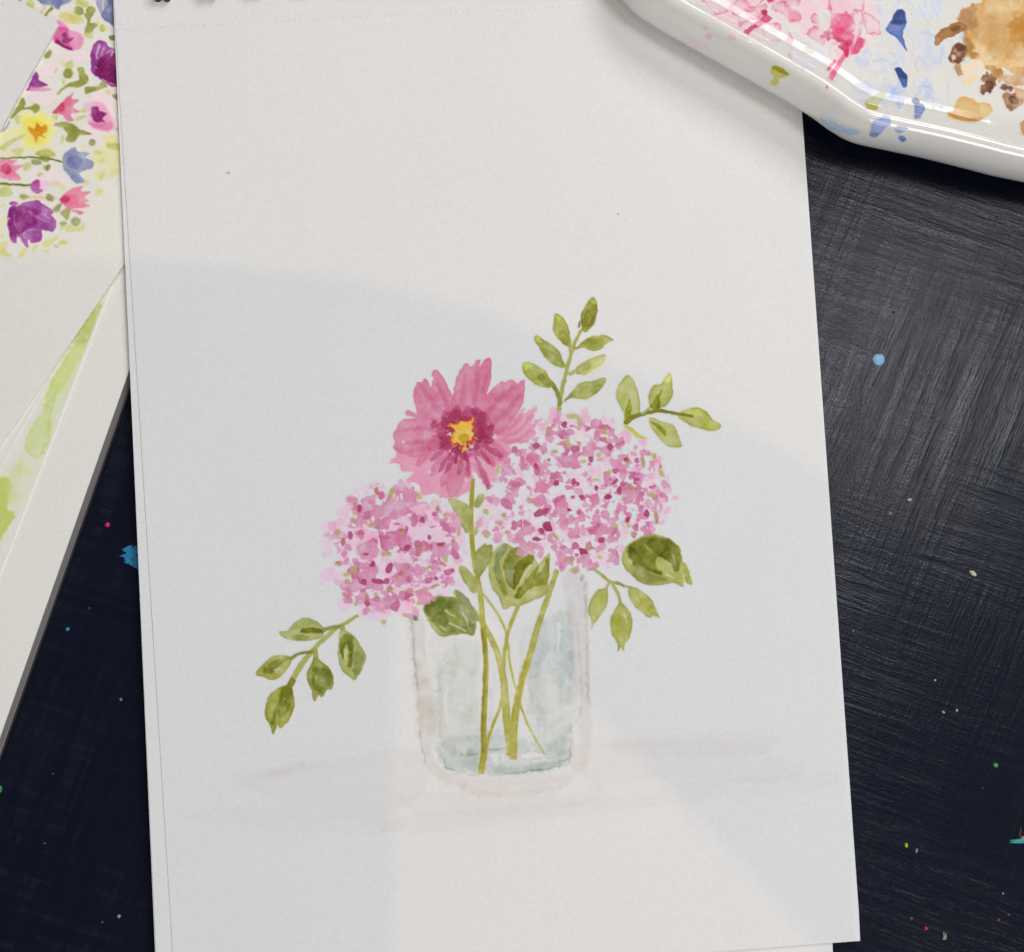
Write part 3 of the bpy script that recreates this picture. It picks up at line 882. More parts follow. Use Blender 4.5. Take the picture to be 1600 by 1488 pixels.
# right lower sprig
e = bc.elem('painted_stem', 'forked stem of the lower right sprig')
stemlet(e, 'r', '365,445 450,500 530,565 620,590 725,622', 5, 4, (180, 180, 105))
stemlet(e, 'r', '550,580 600,670 628,775', 4.5, 5, (180, 180, 105))
stemlet(e, 'r', '528,570 490,645', 4.5, 3.5, (185, 184, 110))
stemlet(e, 'r', '580,570 660,605', 4.5, 4, MG, op=.7)
LY = (186, 188, 104)
leaf('r', '430,640 505,632 512,740 460,850 392,940 358,1000 370,920 338,830 370,720', LY, 'left leaf of the lower right sprig', [('420,700 480,680 470,780 400,880', (172, 174, 92), 3, .5)], [('385,880 380,950', 1.6)])
leaf('r', '625,760 690,810 732,920 715,1050 662,1115 660,1185 632,1150 602,1192 602,1120 550,1030 533,930 570,830', (180, 182, 92), 'middle hanging leaf of the lower right sprig', [('560,900 620,850 600,1050 570,1020', (165, 168, 75), 3, .5)], [('650,850 675,900 682,940', 3.5), ('635,1090 655,1050', 2)])
leaf('r', '695,640 740,620 810,645 900,720 925,790 972,885 945,872 920,850 890,885 800,830 720,740', LY, 'right leaf of the lower right sprig', [('760,660 860,720 900,820 820,760', (172, 174, 90), 3, .5), ('880,790 930,790 960,880 900,860', (165, 165, 80), 2, .6)], [('765,700 800,760', 2.4)])
# top sprig
e = bc.elem('painted_stem', 'stem of the tall upper sprig')
stemlet(e, 'l', '345,905 362,790 385,680 410,580 440,470 478,370 525,285', 6.5, 4.5, (176, 176, 92))
stemlet(e, 'l', '285,690 335,770 350,870', 6, 6, (150, 150, 66))
stemlet(e, 'l', '435,470 425,430', 7, 5, LG)
stemlet(e, 'l', '450,450 530,425', 4.5, 3, (165, 165, 80))
stemlet(e, 'l', '415,640 490,600', 6.5, 4, LG)
TD = (150, 152, 84)
leaf('l', '525,318 505,220 530,150 582,78 612,84 628,140 612,240 560,310', (158, 156, 66), 'topmost leaf of the tall upper sprig', [('515,240 560,150 600,140 610,220 550,290', (132, 130, 50), 1.8, .7), ('580,78 612,84 620,120 590,115', LG, 1.6, .8)], [('580,215 560,260', 2)])
leaf('l', '432,432 370,402 308,330 308,250 318,190 370,220 412,290 428,360', (178, 180, 90), 'upper left leaf of the tall upper sprig', [('345,330 385,310 415,380 410,415 360,385', TD, .9, .85), ('315,190 365,220 340,240', (200, 202, 130), 2, .7)])
leaf('l', '402,580 340,582 260,530 200,440 165,378 185,352 240,385 320,440 352,482 372,530', (174, 176, 88), 'middle left leaf of the tall upper sprig', [('230,460 265,455 330,490 385,560 340,578 270,520', TD, .9, .9), ('168,378 190,352 220,390 195,410', (200, 203, 125), 2, .7)])
leaf('l', '305,722 240,732 160,700 98,640 78,580 100,542 170,565 240,610 292,690', (180, 181, 92), 'lower left leaf of the tall upper sprig', [('190,660 230,635 270,690 300,715 240,715', TD, .8, .9), ('80,570 105,545 150,570 100,610', (200, 203, 125), 2, .7)])
leaf('l', '485,440 530,385 600,355 680,350 748,380 705,402 650,450 590,462 530,440', (180, 180, 92), 'upper right leaf of the tall upper sprig', [('520,400 600,370 670,375 670,415 610,440 540,435', TD, 1.0, .85)])
leaf('l', '455,612 510,560 580,520 680,492 668,555 605,590 545,640 490,632', (190, 190, 100), 'middle right leaf of the tall upper sprig', [('470,600 530,550 580,560 570,590 530,610 490,630', TD, .9, .85), ('590,560 680,500 640,600 570,640', (205, 206, 145), 4, .5)])
leaf('l', '378,838 440,765 500,700 590,685 685,658 682,705 625,770 545,817 440,808', (168, 172, 84), 'lower right leaf of the tall upper sprig', [('385,830 450,765 540,720 550,740 480,790 440,805', TD, .9, .8)])
# right sprig
leaf('l', '838,995 815,910 778,835 763,770 788,715 850,642 892,680 922,760 938,850 932,925 880,975', (190, 192, 112), 'upright pale leaf of the right sprig', [('830,1000 840,880 862,812 878,870 878,940 870,985', (140, 140, 36), .9, .95)])
leaf('l', '1018,885 1005,800 1040,722 1098,708 1130,655 1165,632 1180,720 1176,800 1122,872 1062,888', (184, 186, 100), 'small upper leaf of the right sprig', [('1015,880 1065,795 1102,748 1090,800 1088,885', (125, 128, 32), .9, .95), ('1120,660 1170,635 1165,690 1130,700', (205, 208, 145), 2, .8)])
leaf('l', '1212,935 1270,900 1350,880 1425,905 1475,970 1540,1018 1485,1048 1382,1035 1285,995', (184, 186, 98), 'far right leaf of the right sprig', [('1260,900 1350,885 1410,930 1330,940', (196, 200, 118), 2, .6), ('1380,1030 1450,980 1535,1018 1480,1045', (174, 174, 84), 2, .7)])
leaf('l', '1003,970 1030,952 1100,985 1172,1000 1212,1060 1248,1162 1190,1168 1140,1160 1070,1090 1020,1020', (186, 188, 104), 'lower leaf of the right sprig', [('1020,985 1060,995 1110,1030 1140,1080 1090,1055', (135, 136, 40), .9, .9)])
e = bc.elem('painted_stem', 'dark curved stem of the right sprig')
stemlet(e, 'l', '835,1000 870,960 950,930 1080,905 1200,922 1335,945', 8, 4, (138, 138, 46))
stemlet(e, 'l', '950,930 1020,880', 4, 3.5, LG)
bc.stroke(e, pts('l', '818,1005 880,1030 940,1078 995,1108 920,1105 878,1065 830,1030'), (186, 188, 105), edge=.3)
# left sprig
SG = (180, 182, 98)
e = bc.elem('painted_stem', 'stem of the lower left sprig')
stemlet(e, 's', '1215,145 1100,220 1000,275 880,370 770,480 650,620 560,760 485,900', 4.5, 9.5, SG)
stemlet(e, 's', '825,315 930,280 1025,265', 6, 5.5, MG, op=.9)
stemlet(e, 's', '485,615 600,550 735,535', 5, 4.5, (150, 152, 80))
stemlet(e, 's', '760,505 768,650', 7, 8, (170, 170, 84))
stemlet(e, 's', '1048,240 1052,385', 6, 8, (168, 168, 84))
stemlet(e, 's', '540,820 480,910', 9, 9, (138, 138, 56), op=.8)
leaf('s', '382,325 470,310 560,210 660,172 770,210 845,280 830,375 700,412 540,418 450,392', (188, 190, 118), 'upper leaf of the lower left sprig', [('600,330 640,285 780,280 840,300 830,335 700,330', (122, 124, 42), 1.0, .9), ('490,380 560,355 700,370 650,410 540,412', (140, 145, 78), 1.5, .8), ('520,290 640,200 760,230 640,270', (158, 162, 100), 2, .6)])
leaf('s', '138,748 220,660 310,580 420,568 505,602 482,685 400,792 300,832 220,800 150,780', (180, 181, 88), 'far left leaf of the lower left sprig', [('210,740 300,640 440,600 500,610 400,660 330,740 240,765', (135, 138, 68), 1.4, .9)], [('330,735 400,695', 5)])
leaf('s', '430,895 500,888 530,980 535,1120 475,1260 392,1342 368,1300 315,1402 290,1310 238,1220 240,1090 300,970', (168, 168, 68), 'lowest leaf of the lower left sprig', [('420,920 500,900 525,1010 470,1150 385,1240 370,1150 330,1290 300,1250 360,1080', (118, 122, 44), 1.6, .85)], [('440,1020 410,1080', 2), ('250,1060 290,1000', 2)])
leaf('s', '765,600 830,640 920,720 955,830 932,920 880,935 830,1012 800,985 760,1058 733,1010 720,920 678,830 678,750 720,660', (160, 162, 74), 'middle leaf of the lower left sprig', [('730,720 790,700 910,730 930,860 850,960 790,960 740,900', (120, 124, 50), 1.8, .85), ('800,760 880,760 900,860 850,920 810,880', GG, 2.2, .5)], [('770,780 775,880', 2)])
leaf('s', '1030,300 1140,345 1220,440 1293,560 1272,680 1212,780 1178,828 1120,790 1040,720 1003,580 1003,460', (182, 184, 106), 'right leaf of the lower left sprig', [('1020,400 1100,350 1160,400 1160,560 1140,690 1110,680 1120,520 1090,440 1060,520 1060,600 1030,560', (118, 122, 48), 1.2, .9), ('1180,540 1260,560 1250,680 1190,800 1165,760', (140, 145, 88), 1.5, .85), ('1150,400 1220,470 1280,560 1200,540', (165, 170, 120), 2.5, .6)], [('1090,500 1080,570 1085,620', 5)])

# ---- hydrangea heads
PP, PM, PD, PC = (216, 188, 199), (200, 138, 165), (184, 102, 138), (158, 60, 100)


def blob_poly(cx, cy, r, n, jag):
    t = np.sort(RNG.uniform(0, 2 * math.pi, n)) * .35 + np.linspace(0, 2 * math.pi, n, endpoint=False) * .65
    rr = r * (1 + jag * RNG.uniform(-1, 1, n))
    return np.stack([cx + rr * np.cos(t), cy + rr * np.sin(t)], -1)


def petals(e, inside, x0, x1, y0, y1, centre, rad, step, tone):
    """angular four-petalled florets in a loose lattice, paler and softer towards the rim"""
    y = y0
    row = 0
    while y < y1:
        x = x0 + (row % 2) * step * .5
        while x < x1:
            px, py = x + RNG.uniform(-.4, .4) * step, y + RNG.uniform(-.4, .4) * step
            k = math.hypot((px - centre[0]) / rad[0], (py - centre[1]) / rad[1])
            if inside(px, py):
                u = RNG.random()
                c = np.array(PP if u < .28 + .45 * max(0, k - .45) * tone else (PM if u < .9 else PD), float)
                c = c + (np.array(PP) - c) * np.clip((k - .72) * 1.5, 0, .7)
                a0 = RNG.uniform(0, 6.28)
                nn = RNG.integers(2, 5)
                for j in range(nn):
                    a = a0 + j * 6.283 / nn + RNG.uniform(-.3, .3)
                    rr = step * RNG.uniform(.28, .48)
                    P = blob_poly(px + math.cos(a) * rr * .85, py + math.sin(a) * rr * .85, rr * .82, 6, .32)
                    bc.stroke(e, P, c + RNG.uniform(-7, 7), dens=RNG.uniform(.75, 1.1), soft=.7 + 1.2 * max(0, k - .6), edge=.22, ew=1.2, wob=1.2,
                              op=.85, smooth=RNG.random() < .3, mott=.3)
            x += step
        y += step * .82
        row += 1


def poly_test(P):
    def f(x, y):
        c = False
        n = len(P)
        for i in range(n):
            a, b = P[i], P[i - 1]
            if (a[1] > y) != (b[1] > y) and x < (b[0] - a[0]) * (y - a[1]) / (b[1] - a[1]) + a[0]:
                c = not c
        return c
    return f


def dabs(e, inside, x0, x1, y0, y1, c0, rad, nw, npk):
    """small angular white gaps, then small pink dabs of the brush tip"""
    for i in range(nw):
        x, y = RNG.uniform(x0, x1), RNG.uniform(y0, y1)
        if inside(x, y):
            bc.stroke(0, blob_poly(x, y, RNG.uniform(2.8, 6.5), 6, .5), PM, mode='lift', soft=.6, op=.92, smooth=False, wob=1.6)
    for i in range(npk):
        x, y = RNG.uniform(x0, x1), RNG.uniform(y0, y1)
        k = math.hypot((x - c0[0]) / rad[0], (y - c0[1]) / rad[1])
        if inside(x, y):
            u = RNG.random()
            bc.stroke(e, blob_poly(x, y, RNG.uniform(3.2, 8.0), 6, .45), (PM if u < .78 else PD) if k < .8 else ((214, 170, 190) if u < .6 else PM), soft=.8 + max(0, k - .7) * 2, dens=RNG.uniform(.8, 1.05), wob=1.4, op=.9, edge=.25)


# right head
hb = bc.elem('painted_flower_head', 'large round pink cluster flower at the right')
ob = pts('b', '640,190 760,200 870,180 960,240 1060,270 1180,350 1260,420 1330,480 1400,560 1420,680 1440,800 1420,900 1380,960 1290,1040 1150,1080 1110,1180 1060,1250 900,1290 700,1300 600,1190 450,1170 330,1110 190,1070 130,980 150,880 190,770 260,700 280,600 330,480 420,380 540,280')
ib = poly_test(ob)
for s in ('260,700 420,640 700,700 900,720 1050,900 1060,1180 900,1260 720,1260 560,1150 350,1080 200,1020 180,850',):
    bc.stroke(hb, pts('b', s), (228, 200, 214), soft=5, wob=5, op=.3, edge=0, mott=.5)
for i in range(28):
    px, py = RNG.uniform(730, 1060), RNG.uniform(640, 890)
    if ib(px, py):
        bc.stroke(hb, blob_poly(px, py, RNG.uniform(6, 12), 7, .35), PP, dens=RNG.uniform(.6, 1), soft=1.6, wob=2, edge=.1, op=.8)
petals(hb, ib, 730, 1060, 636, 900, (900, 765), (150, 132), 18, 1.0)
for x, y, rx, ry, a in ((500, 545, 50, 30, 20), (620, 520, 55, 25, 30), (645, 592, 40, 25, 0), (655, 452, 75, 28, 0), (830, 382, 60, 22, 0), (940, 370, 70, 30, 30), (945, 485, 60, 30, 20), (850, 545, 40, 40, 20), (900, 582, 80, 16, 10),
                        (990, 640, 18, 60, 0), (720, 602, 75, 22, 12), (480, 680, 28, 50, 0), (280, 690, 38, 55, 0), (640, 742, 35, 28, 0), (810, 822, 40, 28, 0), (960, 832, 35, 22, 0), (1080, 790, 55, 18, 10), (1040, 880, 22, 45, 0),
                        (1012, 720, 16, 50, 0), (490, 862, 38, 22, 0), (300, 905, 26, 30, 0), (770, 985, 26, 16, 0), (1180, 590, 35, 22, 0), (1150, 455, 22, 40, 0), (760, 320, 60, 16, -10), (560, 400, 30, 20, 20), (450, 430, 30, 22, 0),
                        (380, 570, 22, 26, 30), (1090, 330, 30, 24, 0), (1210, 860, 25, 18, 0), (1270, 700, 20, 25, 0), (1130, 660, 30, 14, 40), (900, 905, 20, 26, 0), (520, 950, 22, 20, 0), (430, 770, 18, 26, 0), (1070, 1040, 22, 26, 0), (690, 1080, 28, 16, 0), (620, 1120, 22, 14, 0), (1000, 940, 16, 26, 0), (1240, 470, 18, 24, 0), (1330, 620, 14, 34, 0), (560, 760, 16, 20, 0), (1370, 860, 16, 24, 0), (560, 1060, 18, 14, 0), (800, 1100, 22, 12, 0)):
    bc.ell(0, x, y, rx, ry, a + RNG.uniform(-15, 15), PM, 'b', jag=.34, n=8, mode='lift', soft=.7, op=.93, smooth=False)
for s, c, d in (('700,470 760,500 800,460 830,500 820,560 850,610 790,605 700,580 660,520', PM, 1.15), ('480,440 540,395 610,440 600,470 530,500 570,570 600,640 530,660 490,600 430,520', PM, 1.1), ('840,440 880,390 940,410 980,450 930,460 930,530 880,530 830,490', PM, 1.15), ('590,300 650,270 700,310 690,360 620,360', PM, 1.0),
                ('910,250 960,235 1010,290 990,330 930,310 890,320', PM, 1.0), ('1080,380 1120,360 1140,420 1110,470 1070,440', PM, 1.2), ('1090,590 1140,580 1170,640 1120,690 1090,660', PM, 1.15), ('890,570 1000,580 980,640 900,640', PP, 1.3),
                ('420,470 450,560 440,620 390,570', PM, 1.15), ('340,660 430,640 450,700 400,740 320,740', PM, 1.1), ('500,690 560,640 620,700 590,770 520,760', PM, 1.05), ('660,800 740,770 750,850 700,900 640,850', PM, 1.05), ('890,780 960,740 960,840 910,860', PM, 1.15), ('1070,820 1150,830 1180,930 1140,960 1080,890', PM, 1.15), ('750,1000 830,1000 840,1070 770,1090 730,1050', PM, 1.2), ('900,950 980,960 1000,1020 930,1060 890,1010', PM, 1.2), ('1020,1060 1110,1050 1090,1160 1030,1180', PM, .95), ('660,1190 760,1180 740,1280 690,1280', PM, .9), ('830,1150 900,1180 890,1280 840,1290', PM, .85), ('1020,1180 1070,1190 1060,1250 1010,1240', PM, .85)):
    Q = pts('b', s)
    Q = Q.mean(0) + (Q - Q.mean(0)) * .86
    bc.stroke(hb, Q, c, dens=d, soft=.9, edge=.25, wob=3.2, smooth=False, mott=.35, op=.9)
dabs(hb, ib, 735, 1058, 640, 895, (900, 765), (150, 132), 85, 110)
for x, y, rx, ry, a in ((525, 575, 18, 22, 0), (665, 685, 20, 22, 0), (785, 680, 16, 20, 20), (812, 695, 11, 15, 30), (685, 795, 38, 17, -30), (835, 785, 16, 13, 0), (753, 872, 18, 12, 10), (822, 893, 14, 24, 15), (610, 530, 9, 8, 0), (905, 525, 18, 22, -20), (1150, 525, 20, 16, 0),
                        (1220, 663, 22, 11, 0), (555, 893, 58, 20, -20), (315, 830, 26, 48, -40), (605, 990, 30, 42, -15), (560, 1020, 18, 23, -20), (905, 1025, 20, 22, 0), (940, 995, 40, 18, -45), (975, 1085, 19, 20, 0), (1290, 900, 20, 20, 0), (1025, 785, 26, 18, 0), (845, 1165, 36, 18, 25), (1100, 740, 16, 30, 0),
                        (1330, 715, 26, 11, 0), (1160, 945, 14, 28, 30), (525, 430, 24, 20, 0), (720, 280, 18, 18, 0), (1040, 440, 18, 24, 0), (1105, 412, 30, 16, -20), (385, 700, 30, 22, 0), (940, 725, 18, 18, 0), (1070, 680, 24, 14, -30), (780, 785, 8, 7, 0), (885, 310, 16, 12, 0), (710, 1135, 24, 14, 0), (530, 1080, 28, 16, 0), (1255, 765, 20, 18, 0), (1010, 705, 10, 7, 0), (370, 460, 26, 20, -20), (1385, 575, 10, 12, 0)):
    bc.ell(hb, x, y, rx, ry, a, PC if RNG.random() < .55 else PD, 'b', jag=.22, n=8, soft=.8, op=.9, dens=RNG.uniform(.75, 1.0))
OLV, OBR = (172, 164, 104), (172, 136, 112)
for x, y, rx, ry, a in ((605, 330, 15, 35, 10), (740, 415, 18, 40, -25), (775, 225, 42, 18, 0), (822, 260, 15, 26, 0), (820, 412, 15, 14, 0), (1000, 330, 18, 22, 0), (1010, 405, 14, 15, 0), (1030, 610, 18, 14, 0), (1070, 990, 22, 18, 0), (1262, 540, 17, 42, 0), (1393, 620, 17, 36, -35), (1342, 505, 17, 28, 0),
                        (1360, 930, 14, 46, -15), (1340, 775, 30, 14, 0), (1200, 730, 42, 13, 0), (1135, 797, 16, 14, 0), (650, 470, 24, 13, 0), (655, 1060, 32, 13, 50), (885, 1135, 18, 18, 0), (175, 890, 20, 18, 30), (385, 970, 16, 13, 0), (268, 965, 20, 14, 0), (182, 1040, 26, 28, 0), (320, 1030, 14, 14, 0),
                        (755, 1220, 32, 26, 0), (785, 1290, 36, 14, 0), (960, 1200, 16, 15, 0), (478, 810, 30, 18, 30), (255, 600, 14, 38, 10), (1165, 985, 18, 13, 0), (1205, 1040, 14, 14, 0), (960, 490, 16, 22, 30), (850, 540, 22, 12, 0), (940, 665, 24, 10, 10), (300, 910, 18, 20, 0), (1155, 540, 10, 22, 0)):
    bc.ell(hb, x, y, rx, ry, a, OLV if RNG.random() < .68 else OBR, 'b', jag=.22, n=8, soft=1.6, op=.75, dens=RNG.uniform(.8, 1.1))
for x, y, rx, ry in ((1440, 740, 34, 26), (1490, 792, 22, 18), (1430, 880, 28, 24), (1055, 258, 18, 18), (650, 190, 28, 30), (860, 195, 30, 28), (1265, 400, 28, 22), (1160, 370, 26, 40), (1380, 520, 20, 22), (1405, 810, 30, 18), (1400, 960, 22, 18), (1330, 1005, 22, 22), (1225, 590, 34, 24)):
    bc.ell(hb, x, y, rx, ry, 0, (220, 172, 196), 'b', jag=.3, n=7, soft=1.6, op=.85)

# left head
ha = bc.elem('painted_flower_head', 'smaller round pink cluster flower at the left')
oa = pts('a', '420,150 560,110 700,110 830,100 930,170 1060,230 1150,270 1220,360 1280,500 1300,650 1270,780 1240,880 1280,940 1180,990 1040,1020 940,1080 900,1180 760,1170 640,1210 470,1150 340,1100 290,960 200,880 190,740 180,600 200,430 290,280')
ia = poly_test(oa)
bc.stroke(ha, pts('a', '420,220 700,150 950,230 1180,380 1250,700 1180,930 900,1050 650,1130 420,1060 310,900 250,650 290,380'), (226, 190, 208), soft=5, wob=5, edge=0, mott=.5, op=.9)
for x, y, rx, ry, a in ((390, 190, 38, 72, 35), (300, 320, 56, 45, 0), (205, 450, 72, 56, 40), (180, 640, 54, 52, 0), (180, 860, 74, 54, -10), (300, 1090, 74, 48, 10), (540, 1175, 110, 55, 10), (800, 1130, 70, 56, 0), (1260, 925, 50, 28, 20), (1290, 560, 25, 55, -25), (1165, 290, 28, 40, 0), (520, 130, 70, 30, -20), (1120, 1000, 60, 26, -20), (1210, 370, 30, 35, 0)):
    bc.ell(ha, x, y, rx, ry, a, (224, 190, 210), 'a', jag=.3, n=8, soft=1.8, op=.85, wob=2)
petals(ha, ia, 510, 725, 762, 960, (618, 865), (112, 104), 18, .7)
for s, c, d in (('470,230 560,180 620,240 600,330 520,360 460,340', PM, .85), ('600,320 700,230 800,220 900,250 830,340 720,360 630,360', PM, .8), ('690,330 760,290 860,270 900,230 1000,250 1010,300 900,330 830,330', PM, 1.15), ('670,430 720,370 820,350 850,420 770,460 690,460', PP, 1.2),
                ('380,480 500,450 590,490 560,550 450,560 350,600', PP, 1.4), ('620,380 700,360 680,450 620,470', PM, 1.2), ('610,520 760,470 830,520 760,640 650,650', PM, 1.2), ('420,590 560,560 590,640 560,720 460,720 400,660', PM, .95), ('700,640 850,590 880,560 860,630 780,660', PM, 1.2), ('960,500 1060,480 1150,500 1170,570 1060,580 980,560', PP, 1.1),
                ('860,280 960,260 1010,290 960,350 900,340', PP, 1.3), ('1120,390 1160,380 1210,460 1230,530 1180,520 1130,450', PM, 1.15), ('1060,620 1130,590 1100,680 1040,720', PM, 1.0), ('470,760 560,740 590,820 560,880 480,870', PM, 1.0), ('750,690 850,670 880,740 780,750', PP, 1.1), ('640,960 720,1000 700,1110 650,1100', PM, .85), ('480,1050 560,1040 560,1110 490,1110', PM, .9), ('790,1070 850,1060 880,1130 820,1160', PP, 1.2), ('300,890 450,880 480,940 400,980 290,980', PM, .85), ('760,180 810,110 840,130 850,230 770,220', PM, 1.15), ('840,180 870,120 910,150 910,250 860,270', PM, 1.1), ('250,300 330,290 400,350 340,360 250,350', PP, 1.2)):
    bc.stroke(ha, pts('a', s), c, dens=d, soft=1.0, edge=.22, wob=3.4, smooth=True, mott=.4, op=.85)
for x, y, rx, ry, a in ((590, 248, 26, 34, 0), (518, 265, 14, 12, 0), (548, 385, 14, 30, 0), (545, 465, 42, 13, 10), (600, 600, 9, 90, 0), (598, 720, 14, 30, 10), (860, 555, 11, 30, 10), (850, 345, 22, 14, -30), (985, 690, 36, 30, 30), (735, 688, 26, 18, -20), (372, 640, 12, 20, 0), (360, 728, 18, 26, 0), (610, 870, 28, 26, 0), (1110, 355, 22, 30, 0), (1080, 965, 66, 13, -25),
                        (860, 1030, 40, 15, -10), (692, 1005, 18, 22, 0), (232, 640, 22, 40, 0), (1200, 722, 32, 24, 30), (1000, 765, 30, 9, -35), (480, 180, 26, 22, 0), (330, 420, 30, 10, 0), (390, 430, 18, 12, 0), (930, 770, 26, 12, 0), (720, 760, 22, 14, 0), (1190, 620, 14, 26, 20), (400, 1000, 30, 12, 20), (620, 1020, 14, 18, 0), (250, 560, 36, 9, -20), (970, 870, 22, 12, -30), (900, 920, 26, 10, -20)):
    bc.ell(0, x, y, rx, ry, a + RNG.uniform(-10, 10), PM, 'a', jag=.34, n=8, mode='lift', soft=.8, op=.92, smooth=False)
dabs(ha, ia, 512, 722, 764, 958, (618, 865), (112, 104), 40, 60)
for x, y, rx, ry, a in ((355, 515, 24, 32, 0), (920, 672, 17, 21, 0), (905, 720, 22, 13, -20), (845, 885, 22, 32, 0), (790, 1012, 28, 36, 0), (830, 775, 32, 30, -20), (1110, 597, 30, 18, -15), (1045, 445, 30, 11, -10), (890, 380, 28, 60, 0), (835, 615, 26, 28, 0), (920, 585, 30, 36, 0), (995, 595, 16, 30, 0), (680, 790, 30, 50, 20), (545, 755, 20, 26, 0), (1010, 890, 36, 20, -20),
                        (1075, 875, 18, 15, 0), (1235, 670, 24, 58, -25), (620, 187, 26, 38, -15), (440, 290, 20, 32, 0), (1160, 450, 26, 60, -35), (660, 530, 44, 18, 0), (590, 900, 52, 22, 15), (490, 672, 26, 14, 0), (415, 755, 26, 16, 0), (1180, 820, 36, 32, -20), (500, 1085, 24, 28, 0), (960, 390, 22, 25, 0), (790, 640, 26, 12, 0), (660, 900, 20, 26, 30), (1020, 530, 16, 20, 0), (440, 495, 26, 24, 20), (745, 420, 28, 12, 0), (1060, 340, 18, 22, 0), (470, 910, 26, 28, 0), (1215, 805, 12, 16, 0)):
    bc.ell(ha, x, y, rx, ry, a, PC if RNG.random() < .35 else PD, 'a', jag=.22, n=8, soft=.9, op=.85, dens=RNG.uniform(.7, .95))
for x, y, rx, ry, a in ((580, 145, 17, 30, 0), (700, 165, 20, 46, 15), (385, 332, 14, 16, 0), (398, 265, 14, 32, 0), (260, 485, 20, 30, 0), (302, 570, 20, 34, 0), (265, 750, 28, 23, 0), (520, 425, 42, 13, 5), (592, 395, 15, 13, 0), (585, 440, 14, 11, 0), (390, 400, 26, 18, 0), (392, 800, 26, 30, 0), (335, 842, 30, 18, 0), (335, 900, 26, 20, 0), (780, 830, 17, 23, 20), (745, 870, 10, 14, 0),
                        (925, 627, 26, 13, 0), (995, 632, 20, 13, 0), (660, 672, 44, 14, 5), (1152, 712, 20, 26, 0), (1010, 780, 28, 12, -40), (688, 962, 22, 17, 30), (860, 987, 36, 14, -5), (970, 975, 32, 14, -40), (502, 1040, 15, 36, 0), (567, 1005, 23, 13, -25), (408, 1078, 16, 26, 10), (340, 1040, 44, 10, 45), (812, 1180, 16, 20, 0), (635, 1238, 22, 17, 0), (1085, 290, 13, 18, 0), (1262, 497, 14, 26, 0), (1215, 560, 14, 20, 0), (932, 190, 20, 28, -20), (790, 490, 22, 26, -20), (1150, 350, 12, 20, 0), (1060, 940, 34, 10, -25), (925, 1085, 14, 20, 0)):
    bc.ell(ha, x, y, rx, ry, a, OLV if RNG.random() < .72 else OBR, 'a', jag=.22, n=8, soft=1.6, op=.75, dens=RNG.uniform(.85, 1.15))

# ---- the dark pink open flower
fl = bc.elem('painted_flower', 'dark pink open flower with a yellow centre')
CP, CL, CD, CX = (201, 131, 155), (212, 156, 176), (180, 92, 124), (148, 54, 92)
ctr = pts('c', '780,800')[0]


def ray_petal(a, r0, r1, w, c, **kw):
    a = math.radians(a)
    u = np.array([math.cos(a), math.sin(a)])
    n = np.array([-u[1], u[0]])
    k = RNG.uniform(-.12, .12)
    P = []
    for s, ww in ((0, .25), (.25, .6), (.5, .95), (.75, 1.0), (.93, .6), (1.0, .1)):
        P.append((s, ww))
    L = [ctr + u * (r0 + (r1 - r0) * s) / 6.2 + n * (w * ww * .5 + k * (r1 - r0) * s * s) / 6.2 for s, ww in P]
    R = [ctr + u * (r0 + (r1 - r0) * s) / 6.2 + n * (-w * ww * .5 + k * (r1 - r0) * s * s) / 6.2 for s, ww in P]
    bc.stroke(fl, np.array(L + R[::-1]), c, **{**dict(soft=1.2, edge=.25, ew=1.4, wob=1.5, mott=.2), **kw})


bc.stroke(fl, pts('c', '1080,850 1100,760 1250,650 1360,535 1350,610 1470,530 1475,600 1425,690 1535,625 1440,745 1465,800 1400,865 1330,880 1250,890 1150,930'), CL, soft=1.6, dens=1.0, wob=2.5)
for s, w in (('1100,800 1250,720 1340,600', 8), ('1150,830 1300,760 1440,600', 7), ('1150,860 1300,850 1420,760', 7), ('1100,860 1250,880 1390,855', 6)):
    bc.line(fl, pts('c', s), w, w * .5, CP, soft=2, op=.75, wob=2)
bc.stroke(fl, pts('c', '330,1000 220,985 130,975 115,1030 55,1065 140,1090 190,1165 300,1165 215,1245 330,1290 390,1385 500,1365 530,1400 610,1415 730,1400 840,1320 860,1180 900,1190 1000,1330 1040,1320 1020,1240 1085,1270 1080,1120 1190,1030 1240,950 1100,850 800,780 480,930'), CL, dens=1.05, soft=1.4, wob=2.2)
for a, r0, r1, w, c in ((158, 200, 660, 120, CL), (150, 180, 560, 90, CP), (138, 200, 640, 110, CL), (130, 180, 520, 90, CP), (121, 170, 640, 120, CL), (113, 160, 560, 90, CP), (104, 160, 620, 130, CP), (96, 150, 600, 110, CP), (88, 160, 420, 80, CP), (64, 230, 580, 60, CD), (56, 220, 500, 90, CL), (45, 200, 420, 80, CP), (33, 210, 440, 70, CP), (143, 160, 420, 50, CD), (126, 170, 440, 40, CD), (116, 170, 430, 40, CD), (98, 180, 400, 46, CD), (84, 190, 400, 40, CD), (160, 170, 470, 44, CD), (46, 180, 380, 40, CD), (30, 200, 430, 60, CD), (167, 160, 380, 40, CD), (110, 200, 300, 40, CX), (152, 180, 300, 40, CX)):
    ray_petal(a, r0, r1, w, c, op=.85, dens=RNG.uniform(.9, 1.08))
bc.stroke(fl, pts('c', '200,600 235,568 330,600 440,650 330,645 220,618'), CP, dens=.9)
bc.stroke(fl, pts('c', '480,650 380,640 240,650 160,670 118,750 85,800 105,870 92,940 200,1000 330,1015 480,960 600,870 600,720'), CP, dens=.95, mott=.25)
bc.stroke(fl, pts('c', '105,800 200,700 300,690 330,800 260,920 130,920'), CL, soft=5, op=.4)
